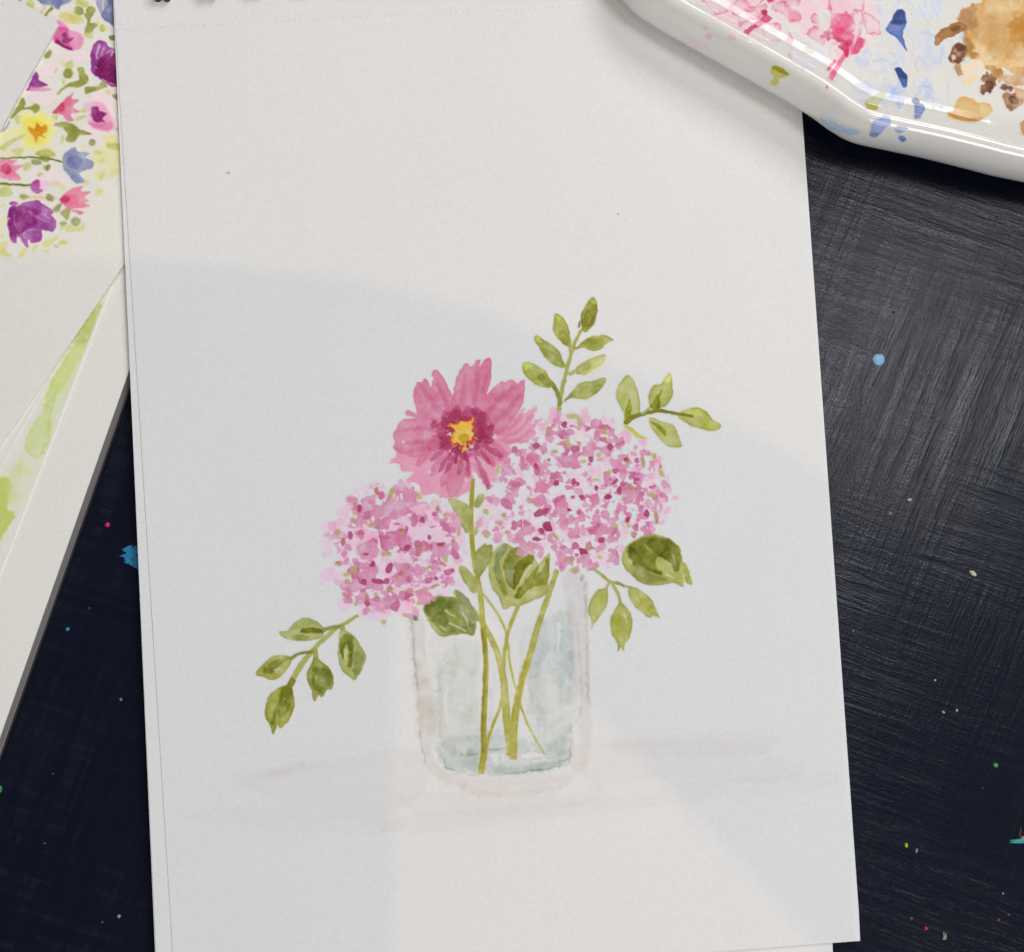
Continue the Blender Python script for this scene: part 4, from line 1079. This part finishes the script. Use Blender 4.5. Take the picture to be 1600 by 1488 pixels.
bc.stroke(fl, pts('c', '330,600 285,470 285,410 308,320 330,288 362,290 390,260 418,275 452,350 468,290 478,255 460,225 500,172 560,230 620,330 662,430 672,560 600,690 480,660 380,630'), CP, dens=.98, mott=.25)
bc.stroke(fl, pts('c', '640,600 668,430 700,260 750,155 800,106 848,148 890,90 937,80 913,150 975,80 1032,58 1042,200 1025,320 985,430 930,560 850,650 720,650'), CP, dens=1.03, mott=.22)
bc.stroke(fl, pts('c', '930,560 985,425 1130,288 1170,293 1245,266 1290,308 1352,274 1365,310 1355,470 1290,600 1190,730 1100,800 950,740'), CP, dens=1.03, mott=.25)
for s, w, c in (('350,330 420,420 520,560', 9, CD), ('500,260 560,400 620,560', 7, CD), ('780,220 770,380 760,540', 8, CD), ('900,200 900,320 870,520', 8, CD), ('1000,200 960,400', 5, CD), ('1250,330 1100,480 980,620', 9, CD), ('1320,420 1180,580 1060,680', 9, CD), ('200,760 350,740 520,760', 7, CD), ('180,880 350,880 520,840', 7, CD), ('250,960 420,920 560,860', 9, CD), ('420,960 560,900', 7, CD), ('1030,850 1100,930 1180,1010', 14, CD), ('930,1000 990,1050 1060,1090', 9, CD), ('880,1080 950,1200 1030,1320', 10, CD), ('830,1080 800,1200', 9, CD)):
    bc.line(fl, pts('c', s), w * .4, w, c, soft=3.6, op=.42, wob=1.5)
bc.stroke(fl, pts('c', '560,640 700,560 900,560 1020,660 1040,820 960,960 780,1010 620,960 540,830'), CD, soft=4, wob=4, op=.9, mott=.4)
# dark ring of florets around the eye
for i in range(78):
    a = RNG.uniform(0, 360)
    up = .5 - .5 * math.sin(math.radians(a))        # more of them above the eye
    r = RNG.uniform(115, 215 + 70 * up)
    x, y = 785 + r * 1.12 * math.cos(math.radians(a)), 790 + r * math.sin(math.radians(a)) * .98
    k = np.clip((r - 120) / 160, 0, 1)
    c = np.array(CX) * (1 - k) + np.array(CD) * k
    bc.ell(fl, x, y, RNG.uniform(20, 38), RNG.uniform(16, 30), a, c, 'c', jag=.3, n=8, soft=1.3, edge=.4, ew=1.0, op=.58, wob=1.6)
for x, y in ((485, 705), (585, 675), (540, 725), (805, 560), (890, 575), (640, 1020), (800, 1025), (690, 955), (1040, 725), (1030, 820), (900, 690), (930, 770), (655, 640), (770, 1000), (720, 590), (960, 620), (560, 910)):
    bc.ell(fl, x, y, 34, 27, RNG.uniform(0, 180), CX, 'c', jag=.25, n=9, soft=.9, edge=.5, ew=.9, op=.5, dens=.85, wob=1.5)
bc.stroke(fl, pts('c', '670,690 760,650 880,650 900,800 860,900 700,900 650,820'), (175, 80, 80), soft=2.5, op=.6)
bc.stroke(fl, pts('c', '690,695 760,668 825,682 845,645 868,630 856,720 868,800 852,862 792,882 797,940 830,985 780,960 758,980 768,905 700,880 655,900 665,820 685,765 660,730 612,715 640,700'), (222, 182, 92), soft=1.1, edge=.2, wob=2.4, smooth=False, mott=.4)
for x, y in ((640, 715), (620, 760), (655, 870), (690, 910), (740, 930), (830, 905), (870, 880), (890, 840), (640, 830), (880, 660), (810, 970), (700, 680)):
    bc.ell(fl, x, y, RNG.uniform(8, 20), RNG.uniform(7, 14), RNG.uniform(0, 180), ((214, 150, 80), (190, 110, 70), (225, 190, 120))[int(x) % 3], 'c', soft=1.2, op=.75, jag=.4)
bc.stroke(fl, pts('c', '720,830 760,790 810,800 825,850 780,885 790,930 765,900'), (184, 148, 48), soft=1.6, op=.8)
for x, y, r in ((185, 872, 12), (640, 790, 12), (655, 810, 9), (620, 800, 7), (850, 915, 14), (815, 940, 9), (440, 1165, 14), (790, 1245, 12), (640, 960, 10), (870, 1180, 12)):
    bc.ell(0, x, y, r, r * 1.3, 30, CP, 'c', mode='lift', soft=.8, op=.85)
# specks and lint on the paper
for x, y, rx, ry in ((357, 270, 2.6, .7), (966, 335, .9, .9), (905, 508, 2, 5)):
    sp = bc.elem('paper_speck')
    bc.ell(sp, x, y, rx, ry, 12, (120, 118, 118), soft=.8, wob=.4)

# carry the coarse wash colour under the fine films, then cut both into thin films
xx = 330 + np.arange(bc.nx) * bc.g
yy = 255 + np.arange(bc.ny) * bc.g
fx = np.clip((xx - wc.x0) / wc.g, 0, wc.nx - 1.001); fy = np.clip((yy - wc.y0) / wc.g, 0, wc.ny - 1.001)
xi, yi = fx.astype(int), fy.astype(int)
tx_, ty_ = (fx - xi)[None, :, None], (fy - yi)[:, None, None]
wa = (wc.A[np.ix_(yi, xi)] * (1 - tx_) + wc.A[np.ix_(yi, xi + 1)] * tx_) * (1 - ty_) + (wc.A[np.ix_(yi + 1, xi)] * (1 - tx_) + wc.A[np.ix_(yi + 1, xi + 1)] * tx_) * ty_
wa[yy < wc.y0] = 0
bc.A *= 1.09
wc.films(lambda x, y: at_pad(x, y, .00003), M_PAINT, top_sheet, thresh=.002)
bc.films(lambda x, y: at_pad(x, y, .00006), M_PAINT, top_sheet, extra=wa, thresh=.006)

# ------------------------------------------------------------------ porcelain palette
ZP = 0.0026                 # underside, resting on the pad's corner
RIM = 0.0185
crest_px = pts('x', '975,-75 1005,-30 1035,-8 1068,12 1102,31 1150,58 1200,86 1240,108.5 1275,129 1303,148 1331,168 1362,184 1420,197 1480,210 1544,226 1600,240 1700,258 1790,262 1860,230 1900,160 1910,40 1900,-150 1860,-290 1760,-340 1500,-350 1250,-340 1080,-310 1000,-250 970,-160')
crest = at_z(crest_px[:, 0], crest_px[:, 1], ZP + RIM)
c2 = catmull(crest[:, :2], 8)
seg = np.r_[0, np.cumsum(np.linalg.norm(np.diff(np.vstack([c2, c2[:1]]), axis=0), axis=1))]
NR = 420
s_ = np.linspace(0, seg[-1], NR, endpoint=False)
cc = np.vstack([c2, c2[:1]])
c2 = np.stack([np.interp(s_, seg, cc[:, 0]), np.interp(s_, seg, cc[:, 1])], -1)
if np.sum(c2[:, 0] * np.roll(c2[:, 1], -1) - np.roll(c2[:, 0], -1) * c2[:, 1]) < 0:
    c2 = c2[::-1]
tg = np.roll(c2, -1, 0) - np.roll(c2, 1, 0)
tg /= np.linalg.norm(tg, axis=1)[:, None]
nout = np.stack([tg[:, 1], -tg[:, 0]], -1)
# (outward offset mm, height mm) from the foot, up the wall, over the rim, down to the well
prof = [(-8, 0), (-2, .1), (0.8, .9), (2.3, 2.4), (3.2, 4.6), (3.6, 7.0), (3.6, 9.4), (3.3, 11.6), (2.75, 13.6), (2.0, 15.4), (1.1, 16.8), (.1, 17.8), (-.9, 18.3), (-1.8, 18.35), (-2.6, 18.0), (-3.2, 17.3), (-3.7, 16.4),
        (-4.3, 15.6), (-5.1, 15.1), (-5.9, 14.9), (-6.6, 14.5), (-7.2, 13.8), (-7.9, 13.1), (-9.0, 12.7), (-11, 12.5), (-14, 12.4), (-20, 12.35)]
pv, pf = [], []
for off, z in prof:
    ring = c2 + nout * off * .001
    for p in ring:
        pv.append((p[0], p[1], ZP + z * .001))
npf = len(prof)
for i in range(npf - 1):
    for j in range(NR):
        k = (j + 1) % NR
        pf.append([i * NR + j, i * NR + k, (i + 1) * NR + k, (i + 1) * NR + j])
last = c2 - nout * .020
lc = last.mean(0)
for q in (.8, .6, .4, .2, .05):      # the flat floor of the well, ring inside ring
    i = npf - 1
    for p in last:
        pv.append((*(lc + (p - lc) * q), ZP + .01235 - .0002 * (1 - q)))
    for j in range(NR):
        k = (j + 1) % NR
        pf.append([i * NR + j, i * NR + k, (i + 1) * NR + k, (i + 1) * NR + j])
    npf += 1
pf.append([(npf - 1) * NR + j for j in range(NR)])
pf.append([j for j in range(NR)][::-1])


def glaze_mat(name, painted):
    k = NT(name)
    tc = k.n('ShaderNodeTexCoord')
    n = k.n('ShaderNodeTexNoise', i_Scale=60.0, i_Detail=4.0)
    k.l(tc.outputs['Object'], n.inputs['Vector'])
    base = k.mix(n.outputs[0], (.80, .785, .74), (.84, .825, .785))
    if painted:
        at = k.n('ShaderNodeAttribute', attribute_name='pigment')
        base = k.mix(1.0, base, at.outputs['Color'], 'MULTIPLY')
    k.l(base, k.b.inputs['Base Color'])
    k.b.inputs['Roughness'].default_value = .2 if painted else .05
    k.b.inputs['Coat Weight'].default_value = .12 if painted else .3
    k.b.inputs['Coat Roughness'].default_value = .05
    bp = k.n('ShaderNodeBump', i_Strength=.12 if painted else .05, i_Distance=.001)
    n2 = k.n('ShaderNodeTexNoise', i_Scale=160.0, i_Detail=2.0)
    k.l(tc.outputs['Object'], n2.inputs['Vector'])
    k.l(n2.outputs[0], bp.inputs['Height'])
    k.l(bp.outputs[0], k.b.inputs['Normal'])
    return k.m


pc0 = c2.mean(0)
palette = empty('paint_palette', (pc0[0], pc0[1], ZP))
tag(palette, 'glossy white porcelain palette smeared with pink, blue, olive and brown paint', 'palette')
mesh_obj('dish', pv, pf, glaze_mat('white_porcelain', False), palette, True)
bvh = BVHTree.FromPolygons([Vector(v) for v in pv], pf)


def on_palette(px, py):
    d = rays(np.asarray(px, float), np.asarray(py, float))
    out = np.zeros((len(d), 3))
    o = Vector(CAM)
    for i, r in enumerate(d):
        v = Vector(r).normalized()
        h = bvh.ray_cast(o, v)
        if h[0] is None:
            out[i] = np.nan      # beside the dish: no paint there
        else:
            nr = h[1] if h[1].dot(v) < 0 else -h[1]
            q = h[0] + nr * .00006
            out[i] = q
    return out


pp = Canvas(975, -14, 1614, 290, 1.15, (207, 203, 194))
WS = dict(op=.82, soft=2.2, edge=.2, ew=1.3, wob=3.2, mott=.7, rim=((182, 82, 110), .75, 1.0))
PKL, PKM, PKD = (218, 182, 186), (211, 150, 164), (186, 55, 90)
e = pp.elem('paint_wash', 'faint pink haze rinsed over the palette well')
for s_p in ('230,-60 1060,-60 1080,150 950,260 800,360 640,300 500,230 330,120', '1060,-60 1720,-60 1720,300 1560,440 1380,520 1200,420 1100,240'):
    pp.stroke(e, pts('p', s_p), (214, 192, 190), soft=9, wob=9, op=.8, edge=0, mott=1.3)
e = pp.elem('paint_smear', 'pink and crimson dried paint, left group')
for s, c in (('260,-60 500,-60 500,60 480,95 430,100 380,130 320,80 280,40', PKL), ('500,100 510,30 560,-20 640,20 700,60 790,40 770,90 720,150 640,170 600,210 560,205 555,150', PKM), ('540,120 600,80 700,90 740,140 660,170 580,200', PKL), ('780,-60 960,-60 1060,20 1020,45 940,40 860,40 800,10', PKM), ('830,70 900,20 980,60 1060,130 1060,185 1000,170 920,120', PKM), ('740,250 760,200 830,190 910,220 900,300 860,345 790,320', PKL), ('620,-60 700,-60 760,0 700,50 640,50', PKL)):
    pp.stroke(e, pts('p', s), c, dens=.75, **WS)
pp.stroke(e, pts('p', '980,90 1050,100 1055,180 1010,160'), PKM, soft=5, op=.9, dens=1.3)
pp.stroke(e, pts('p', '610,255 700,190 760,130 740,90 790,85 790,130 830,160 740,210 660,270 630,295'), PKD, dens=.75, soft=1.2, edge=.5, wob=1.6)
pp.stroke(e, pts('p', '750,90 790,90 785,130 755,120'), (165, 20, 55), soft=1.6)
pp.stroke(e, pts('p', '790,-60 860,-60 850,0 800,10'), PKD, soft=2)
e = pp.elem('paint_smear', 'pink and crimson dried paint, right group')
for s, c in (('1320,110 1330,-60 1560,-60 1590,60 1560,110 1500,160 1400,120', PKL), ('1160,150 1190,115 1230,150 1230,200 1180,200', PKM), ('1125,270 1180,235 1240,230 1270,300 1275,370 1220,370 1160,310', PKM), ('1490,400 1510,120 1550,95 1590,130 1580,220 1550,330', PKL), ('1500,460 1510,380 1550,320 1600,320 1600,350 1560,420', PKM), ('1600,100 1680,150 1720,160 1720,280 1620,270', PKL), ('955,330 965,275 1000,330 980,375', PKM), ('980,450 1000,430 1020,470 990,490', PKL)):
    pp.stroke(e, pts('p', s), c, dens=.8, **WS)
pp.stroke(e, pts('p', '1290,250 1400,130 1480,150 1500,260 1500,340 1480,430 1440,430 1380,380 1400,340 1280,310'), (208, 100, 130), soft=5, edge=.3, wob=6, mott=1.0)
pp.stroke(e, pts('p', '1260,300 1280,250 1340,210 1340,260 1400,330 1480,350 1470,440 1420,420 1380,380 1390,350'), PKD, soft=3.2, dens=.72, edge=.5, wob=5, mott=.8)
pp.stroke(e, pts('p', '1330,150 1420,120 1500,170 1450,230 1360,220'), (212, 120, 145), soft=6, op=.7)
for s, w in (('1450,450 1400,520 1320,660', 8), ('1360,500 1300,590', 5), ('1300,720 1290,735', 4)):
    pp.line(e, pts('p', s), w * .8, w, (212, 110, 140), soft=1, edge=.5)
pp.stroke(e, pts('p', '1450,470 1430,430 1470,430 1465,470'), PKD, soft=1.3)
pp.stroke(e, pts('p', '1510,440 1540,340 1590,330 1560,430'), (200, 80, 115), soft=2, edge=.6)
e = pp.elem('paint_smear', 'faint pink drips on the rim')
for x, y, r in ((288, 232, 16), (310, 308, 28), (500, 315, 28)):
    pp.ell(e, x, y, r, r * .8, 10, (222, 180, 188), 'p', soft=1, edge=.8)
pp.stroke(e, pts('p', '130,330 200,360 260,410 220,415 150,370'), (222, 190, 195), soft=4, op=.8)
e = pp.elem('paint_smear', 'watery grey-violet ring')
pp.stroke(e, pts('p', '1000,400 1080,330 1200,350 1290,430 1280,520 1200,575 1060,540 990,470'), (204, 200, 203), dens=.7, soft=2, edge=.2, ew=1.2, wob=3, mott=.8, rim=((196, 168, 184), .6, 1.0))
pp.stroke(e, pts('p', '1105,410 1140,390 1185,420 1160,445 1110,435'), (196, 188, 172), soft=1.4, edge=1)
e = pp.elem('paint_smear', 'olive green drop on the palette rim')
pp.stroke(e, pts('p', '825,600 850,550 920,570 975,620 950,640 890,655 885,700 840,710 820,680 850,650'), (188, 182, 90), soft=1.1, edge=.5, ew=1.5)
pp.stroke(e, pts('p', '835,570 860,552 925,575 970,625 930,615 880,590'), (148, 140, 22), soft=1.4, op=.9)
e = pp.elem('paint_smear', 'olive green dab inside the palette')
pp.stroke(e, pts('q', '75,965 75,900 150,860 230,825 248,870 185,930 180,975 130,985'), (160, 152, 40), soft=1.1, edge=.5)
pp.stroke(e, pts('q', '130,930 170,870 220,860 200,900'), (182, 174, 70), soft=2, op=.7)
pp.line(e, pts('q', '245,690 240,760 255,830'), 2, 4, (196, 192, 120), soft=1.4)
e = pp.elem('paint_wash', 'pale blue milky washes over the palette well')
BL1, BL2, BL3 = (195, 196, 198), (187, 193, 203), (170, 182, 202)
BW = dict(soft=5, wob=7, edge=.25, ew=3, mott=1.2, rim=((168, 182, 206), .35, 1.5))
for s, c, o in (('190,-60 390,-60 380,60 300,90 200,110', BL2, .7), ('500,-60 760,-60 760,60 700,160 600,180 520,100', BL2, .6), ('0,500 100,430 240,470 330,560 300,660 140,640 20,590', BL1, .9), ('330,330 420,480 430,640 340,600', BL1, .9), ('560,290 680,300 780,450 760,560 620,600 520,480', BL1, .9), ('0,720 200,690 330,760 300,900 200,940 60,900', BL1, .8), ('320,760 420,780 400,960 310,900', BL3, .6), ('540,760 600,690 700,800 680,900 560,860', BL3, .6), ('230,170 290,200 250,330 200,300', BL1, .8), ('860,330 960,310 970,400 880,390', BL2, .8), ('420,120 520,200 480,330 430,280', BL1, .6), ('680,860 820,840 830,940 700,930', BL1, .6)):
    pp.stroke(e, pts('q', s), c, op=o, **BW)
for s, w in (('810,740 815,880', 2.5), ('590,0 600,90', 2.5), ('520,850 560,760 620,720', 2), ('690,870 660,920 580,890', 1.6), ('330,480 340,600', 2), ('560,290 640,310 700,330', 1.6), ('760,440 740,540 690,580', 1.8), ('60,480 100,470 110,510', 2), ('150,540 260,540 320,590', 1.6), ('600,770 650,800 690,830', 4), ('350,840 370,930', 4), ('410,900 400,950', 3), ('540,500 530,620 600,560', 1.5)):
    pp.line(e, pts('q', s), w, w * .5, (162, 175, 203), soft=1.6, wob=3, op=.6)
for lab, s, c, s2 in (('dark blue drop with a pale tail', '255,265 280,215 345,110 372,90 420,110 432,230 400,300 440,450 400,410 340,330 280,305', (92, 112, 165), '300,200 345,110 375,92 415,115 428,200 380,220'), ('small navy drop', '335,630 360,610 410,640 448,700 435,770 400,775 370,700', (70, 100, 145), '335,630 362,608 412,642 445,695 410,700 365,675'),
                      ('slate blue dab', '485,895 525,875 560,920 600,960 565,1050 510,1055 515,960', (128, 140, 180), '488,895 525,878 560,920 580,950 530,950'), ('pale violet-blue dab on the rim', '130,1100 200,1060 240,1040 290,1060 295,1110 240,1150 210,1190 150,1225 105,1210 120,1160', (150, 162, 200), '105,1200 150,1190 200,1185 150,1228'), ('small grey-blue dab on the rim', '330,1160 380,1130 440,1135 430,1170 370,1195', (178, 184, 202), '340,1165 400,1180 370,1192'), ('tiny blue dab on the rim', '362,1225 390,1212 440,1245 415,1265 375,1250', (118, 138, 185), '370,1240 430,1250 410,1264')):
    e = pp.elem('paint_drop', lab)
    pp.stroke(e, pts('q', s), c, soft=1.1, edge=.5, ew=1.8, wob=1.0)
    pp.stroke(e, pts('q', s2), (25, 45, 105) if 'd' in lab[:5] or 'navy' in lab else tuple(np.array(c) * .78), soft=2.5 if 'dark' in lab else 1.6, op=.85)
e = pp.elem('paint_smear', 'pale blue smear along the palette rim')
pp.stroke(e, pts('x', '1280,184 1302,190 1324,200 1342,204 1338,211 1318,209 1294,199'), (170, 186, 212), soft=2.5, edge=.4, wob=2)
pp.stroke(e, pts('x', '1296,170 1308,164 1316,174 1306,182 1298,178'), (205, 203, 203), soft=1.2, edge=2.5, dens=.6)
e = pp.elem('paint_puddle', 'large ochre brown dried paint puddle')
pp.stroke(e, pts('q', '905,200 920,100 1000,50 1100,20 1200,-60 1700,-60 1700,640 1420,650 1300,610 1180,600 1080,550 1010,470 970,350 940,290'), (196, 158, 104), soft=1.6, edge=.35, ew=4, wob=3, mott=.35)
pp.stroke(e, pts('q', '1090,200 1250,150 1430,250 1440,400 1330,460 1180,440 1090,330'), (184, 140, 80), soft=14, op=.8, wob=5)
pp.stroke(e, pts('q', '1020,400 1100,400 1200,520 1350,570 1480,520 1490,600 1300,610 1120,560'), (214, 188, 142), soft=8, op=.85, wob=5)
pp.stroke(e, pts('q', '1250,20 1400,10 1480,80 1380,130 1260,110'), (206, 176, 124), soft=12, op=.7)
pp.stroke(e, pts('q', '1380,220 1440,160 1700,120 1700,460 1440,400 1370,300'), (172, 116, 36), soft=10, op=.75, wob=6)
pp.stroke(e, pts('q', '910,200 930,110 1010,60 1060,80 1030,150 1070,210 1000,280 940,260'), (158, 116, 72), soft=5, op=.85, wob=4)
pp.stroke(e, pts('q', '960,320 1000,380 1060,500 1030,540 980,500 950,420'), (150, 105, 45), soft=4, op=.8, wob=4)
e = pp.elem('paint_smear', 'curved brown brush stroke at the puddle edge')
pp.stroke(e, pts('q', '685,395 700,320 770,260 890,205 970,230 960,270 850,320 760,365 715,410'), (150, 104, 50), soft=1.1, edge=.5, wob=1.5)
pp.stroke(e, pts('q', '830,260 890,230 920,250 860,290'), (100, 65, 25), soft=2, op=.8)
pp.stroke(e, pts('q', '690,395 700,340 740,340 730,400'), (178, 128, 88), soft=2, op=.7)
e = pp.elem('paint_smear', 'dark brown crusts below the puddle')
for s, c in (('830,480 860,410 910,385 970,420 960,520 900,570 850,560 815,520', (112, 66, 42)), ('850,540 900,570 950,640 940,680 880,640', (175, 145, 108)), ('940,600 980,570 1030,520 1130,560 1140,630 1080,700 1010,760 950,740', (218, 196, 164)), ('1090,790 1110,760 1220,720 1210,790 1140,840', (105, 62, 35)), ('1110,700 1180,655 1250,680 1200,740 1120,730', (125, 82, 58)), ('1140,580 1240,600 1310,660 1270,740 1230,700 1180,640', (176, 136, 84)), ('1265,790 1310,750 1390,790 1340,815', (122, 92, 76)), ('1300,830 1420,850 1490,900 1400,980 1330,960', (158, 122, 90)), ('1340,870 1400,860 1440,910 1390,930', (112, 80, 58)), ('1300,720 1400,650 1700,650 1700,780 1480,760 1400,770', (190, 156, 116)), ('1390,790 1480,800 1700,860 1700,960 1480,900', (200, 164, 128))):
    pp.stroke(e, pts('q', s), c, soft=1.5, edge=.45, wob=3, mott=.5)
pp.stroke(e, pts('q', '835,500 870,490 875,530 845,540'), (215, 190, 180), soft=1.5, op=.9)
pp.stroke(e, pts('q', '870,400 930,390 960,440 900,460'), (85, 42, 25), soft=2, op=.9)
e = pp.elem('paint_drop', 'ochre round stain on the palette slope')
pp.stroke(e, pts('q', '810,1020 860,980 890,900 950,865 1030,890 1080,920 1170,930 1200,990 1140,1050 1060,1085 920,1080 830,1050'), (200, 164, 108), soft=1.8, edge=.8, ew=3, wob=2)
pp.stroke(e, pts('q', '820,1025 900,1040 1000,1065 1110,1050 1050,1088 930,1085'), (172, 122, 48), soft=2, op=.8)
pp.stroke(e, pts('q', '1100,930 1180,950 1195,1000 1130,1040 1090,990'), (208, 190, 140), soft=3, op=.6)
e = pp.elem('paint_drop', 'brown stain at the right frame edge')
pp.stroke(e, pts('q', '1460,1130 1480,1080 1700,1060 1700,1220 1500,1210'), (180, 138, 98), soft=1.6, edge=.6)
pp.films(on_palette, glaze_mat('paint_on_porcelain', True), palette)

# ------------------------------------------------------------------ dried paint spots on the table
SPOTM = {}


def spot_mat(c):
    if c not in SPOTM:
        SPOTM[c] = plain('dried_paint_%d_%d_%d' % c, tuple(lin(c) * .9), 0.45, 0.4, 0.2, 800.0, 0.3)
    return SPOTM[c]


def spot(x, y, rx, ry, ang, c, hgt=.5, jag=.15, n=14):
    """a low dome of dried paint; sizes in photo pixels"""
    k = 1 / 5000.0
    p = at_z(float(x), float(y), Z_TABLE)
    a = math.radians(-ang)
    v, f = [], []
    rj = 1 + jag * RNG.uniform(-1, 1, n)
    rings = ((1.0, 0.02), (.93, .35), (.7, .75), (.38, .96))
    for s, h in rings:
        for j in range(n):
            t = 2 * math.pi * j / n
            u, w = rx * rj[j] * s * math.cos(t) * k, ry * rj[j] * s * math.sin(t) * k
            v.append((p[0] + u * math.cos(a) - w * math.sin(a), p[1] + u * math.sin(a) + w * math.cos(a), Z_TABLE + .00002 + h * hgt * .001))
    v.append((p[0], p[1], Z_TABLE + hgt * .001))
    for i in range(3):
        for j in range(n):
            f.append([i * n + j, i * n + (j + 1) % n, (i + 1) * n + (j + 1) % n, (i + 1) * n + j])
    for j in range(n):
        f.append([3 * n + j, 3 * n + (j + 1) % n, 4 * n])
    return mesh_obj('paint_spot', v, f, spot_mat(c), table, True)


for a in ((1373, 562, 9.5, 9.5, 0, (130, 185, 220), .4, .1), (168, 820, 4, 4, 0, (205, 40, 110), .5), (106, 983, 3.2, 3.2, 0, (40, 150, 180), .5), (-1, 1233, 5, 6, 0, (40, 140, 70), .4), (189, 1093, 2.4, 2.4, 0, (120, 130, 135), .3), (186, 1432, 2.8, 2.8, 0, (150, 150, 155), .3),
          (1520, 896, 6, 3.6, 40, (215, 205, 185), .8), (1421, 781, 4, 2.5, 0, (175, 175, 170), .4), (1391, 802, 3.5, 3, 0, (110, 112, 115), .2), (1556, 1196, 4, 3.4, 10, (70, 165, 90), .5), (1416, 1321, 2.6, 4, -15, (200, 190, 50), .5), (1432, 1329, 2.5, 3.6, 20, (130, 130, 125), .3), (1474, 1113, 3, 2, 30, (160, 160, 160), .3), (1495, 1110, 2.2, 2.2, 0, (180, 180, 180), .3), (1461, 1063, 1.8, 1.8, 0, (170, 170, 175), .2),
          (1447, 1451, 3.5, 3.5, 30, (185, 50, 65), .4, .4), (1475, 1464, 3.2, 6, 10, (150, 145, 125), .4, .5), (1424, 1435, 2.4, 2.4, 0, (110, 90, 75), .3), (1560, 1437, 2.2, 2.2, 0, (150, 60, 60), .3), (1567, 1396, 1.8, 1.8, 0, (170, 170, 170), .3), (1576, 1429, 2.5, 2.0, 0, (75, 75, 80), .2), (1595, 1314, 18, 4.5, -3, (40, 165, 155), .5, .25), (1599, 1309, 4.5, 3, 0, (225, 120, 130), .6, .2), (1594, 1300, 1.2, 8, 12, (95, 100, 40), .3, .2),
          (1535, 1231, 1.6, 1.6, 0, (60, 62, 66), .2), (1333, 986, 1.8, 1.8, 0, (130, 130, 130), .2), (140, 950, 1.4, 1.4, 0, (100, 105, 115), .2), (70, 1318, 1.4, 1.4, 0, (110, 115, 125), .2), (160, 1441, 1.4, 1.4, 0, (110, 110, 115), .2), (83, 1209, 2, 1.2, 0, (70, 75, 85), .15), (1396, 488, 2, 2, 0, (6, 6, 8), .3), (1266, 366, 3, 3, 0, (8, 8, 10), .4), (1320, 461, 2.5, 1.5, -40, (8, 8, 10), .3)):
    spot(*a)
# bristled sky-blue smear beside the pad
for x, y, rx, ry, an in ((208, 862, 15, 7, -8), (205, 870, 14, 6, 4), (208, 879, 13, 5, 10), (199, 857, 8, 3.5, -25), (214, 886, 9, 2.6, 8), (200, 876, 7, 3, 30)):
    spot(x, y, rx, ry, an, (48, 140, 185), .18, .4, 18)

# ------------------------------------------------------------------ added shadow plate, unseen above the table, cut to throw the soft page shadow
shade_px = pts('x', '-700,430 0,400 200,410 480,430 620,455 750,490 1000,590 1250,720 1700,1010 2100,1400 2100,2100 1840,2100 1290,1488 1100,1292 900,1080 800,985 720,930 640,925 612,980 612,1488 612,2100 -700,2100')
sh = at_z(shade_px[:, 0], shade_px[:, 1], 0.001)
ZS = 0.85
occ = LAMP + (sh - LAMP) * ((LAMP[2] - ZS) / (LAMP[2] - .001))
occ = ccw(occ)
shadow_plate_root = empty('added_shadow_plate', (LAMP[0], LAMP[1], ZS))
tag(shadow_plate_root, 'added dark plate above the table out of frame, shaped to cast the shadow on the page', 'shadow plate')
mesh_obj('plate', *slab(occ, .004), plain('dark_metal', (.03, .03, .03), .6, .3), shadow_plate_root)
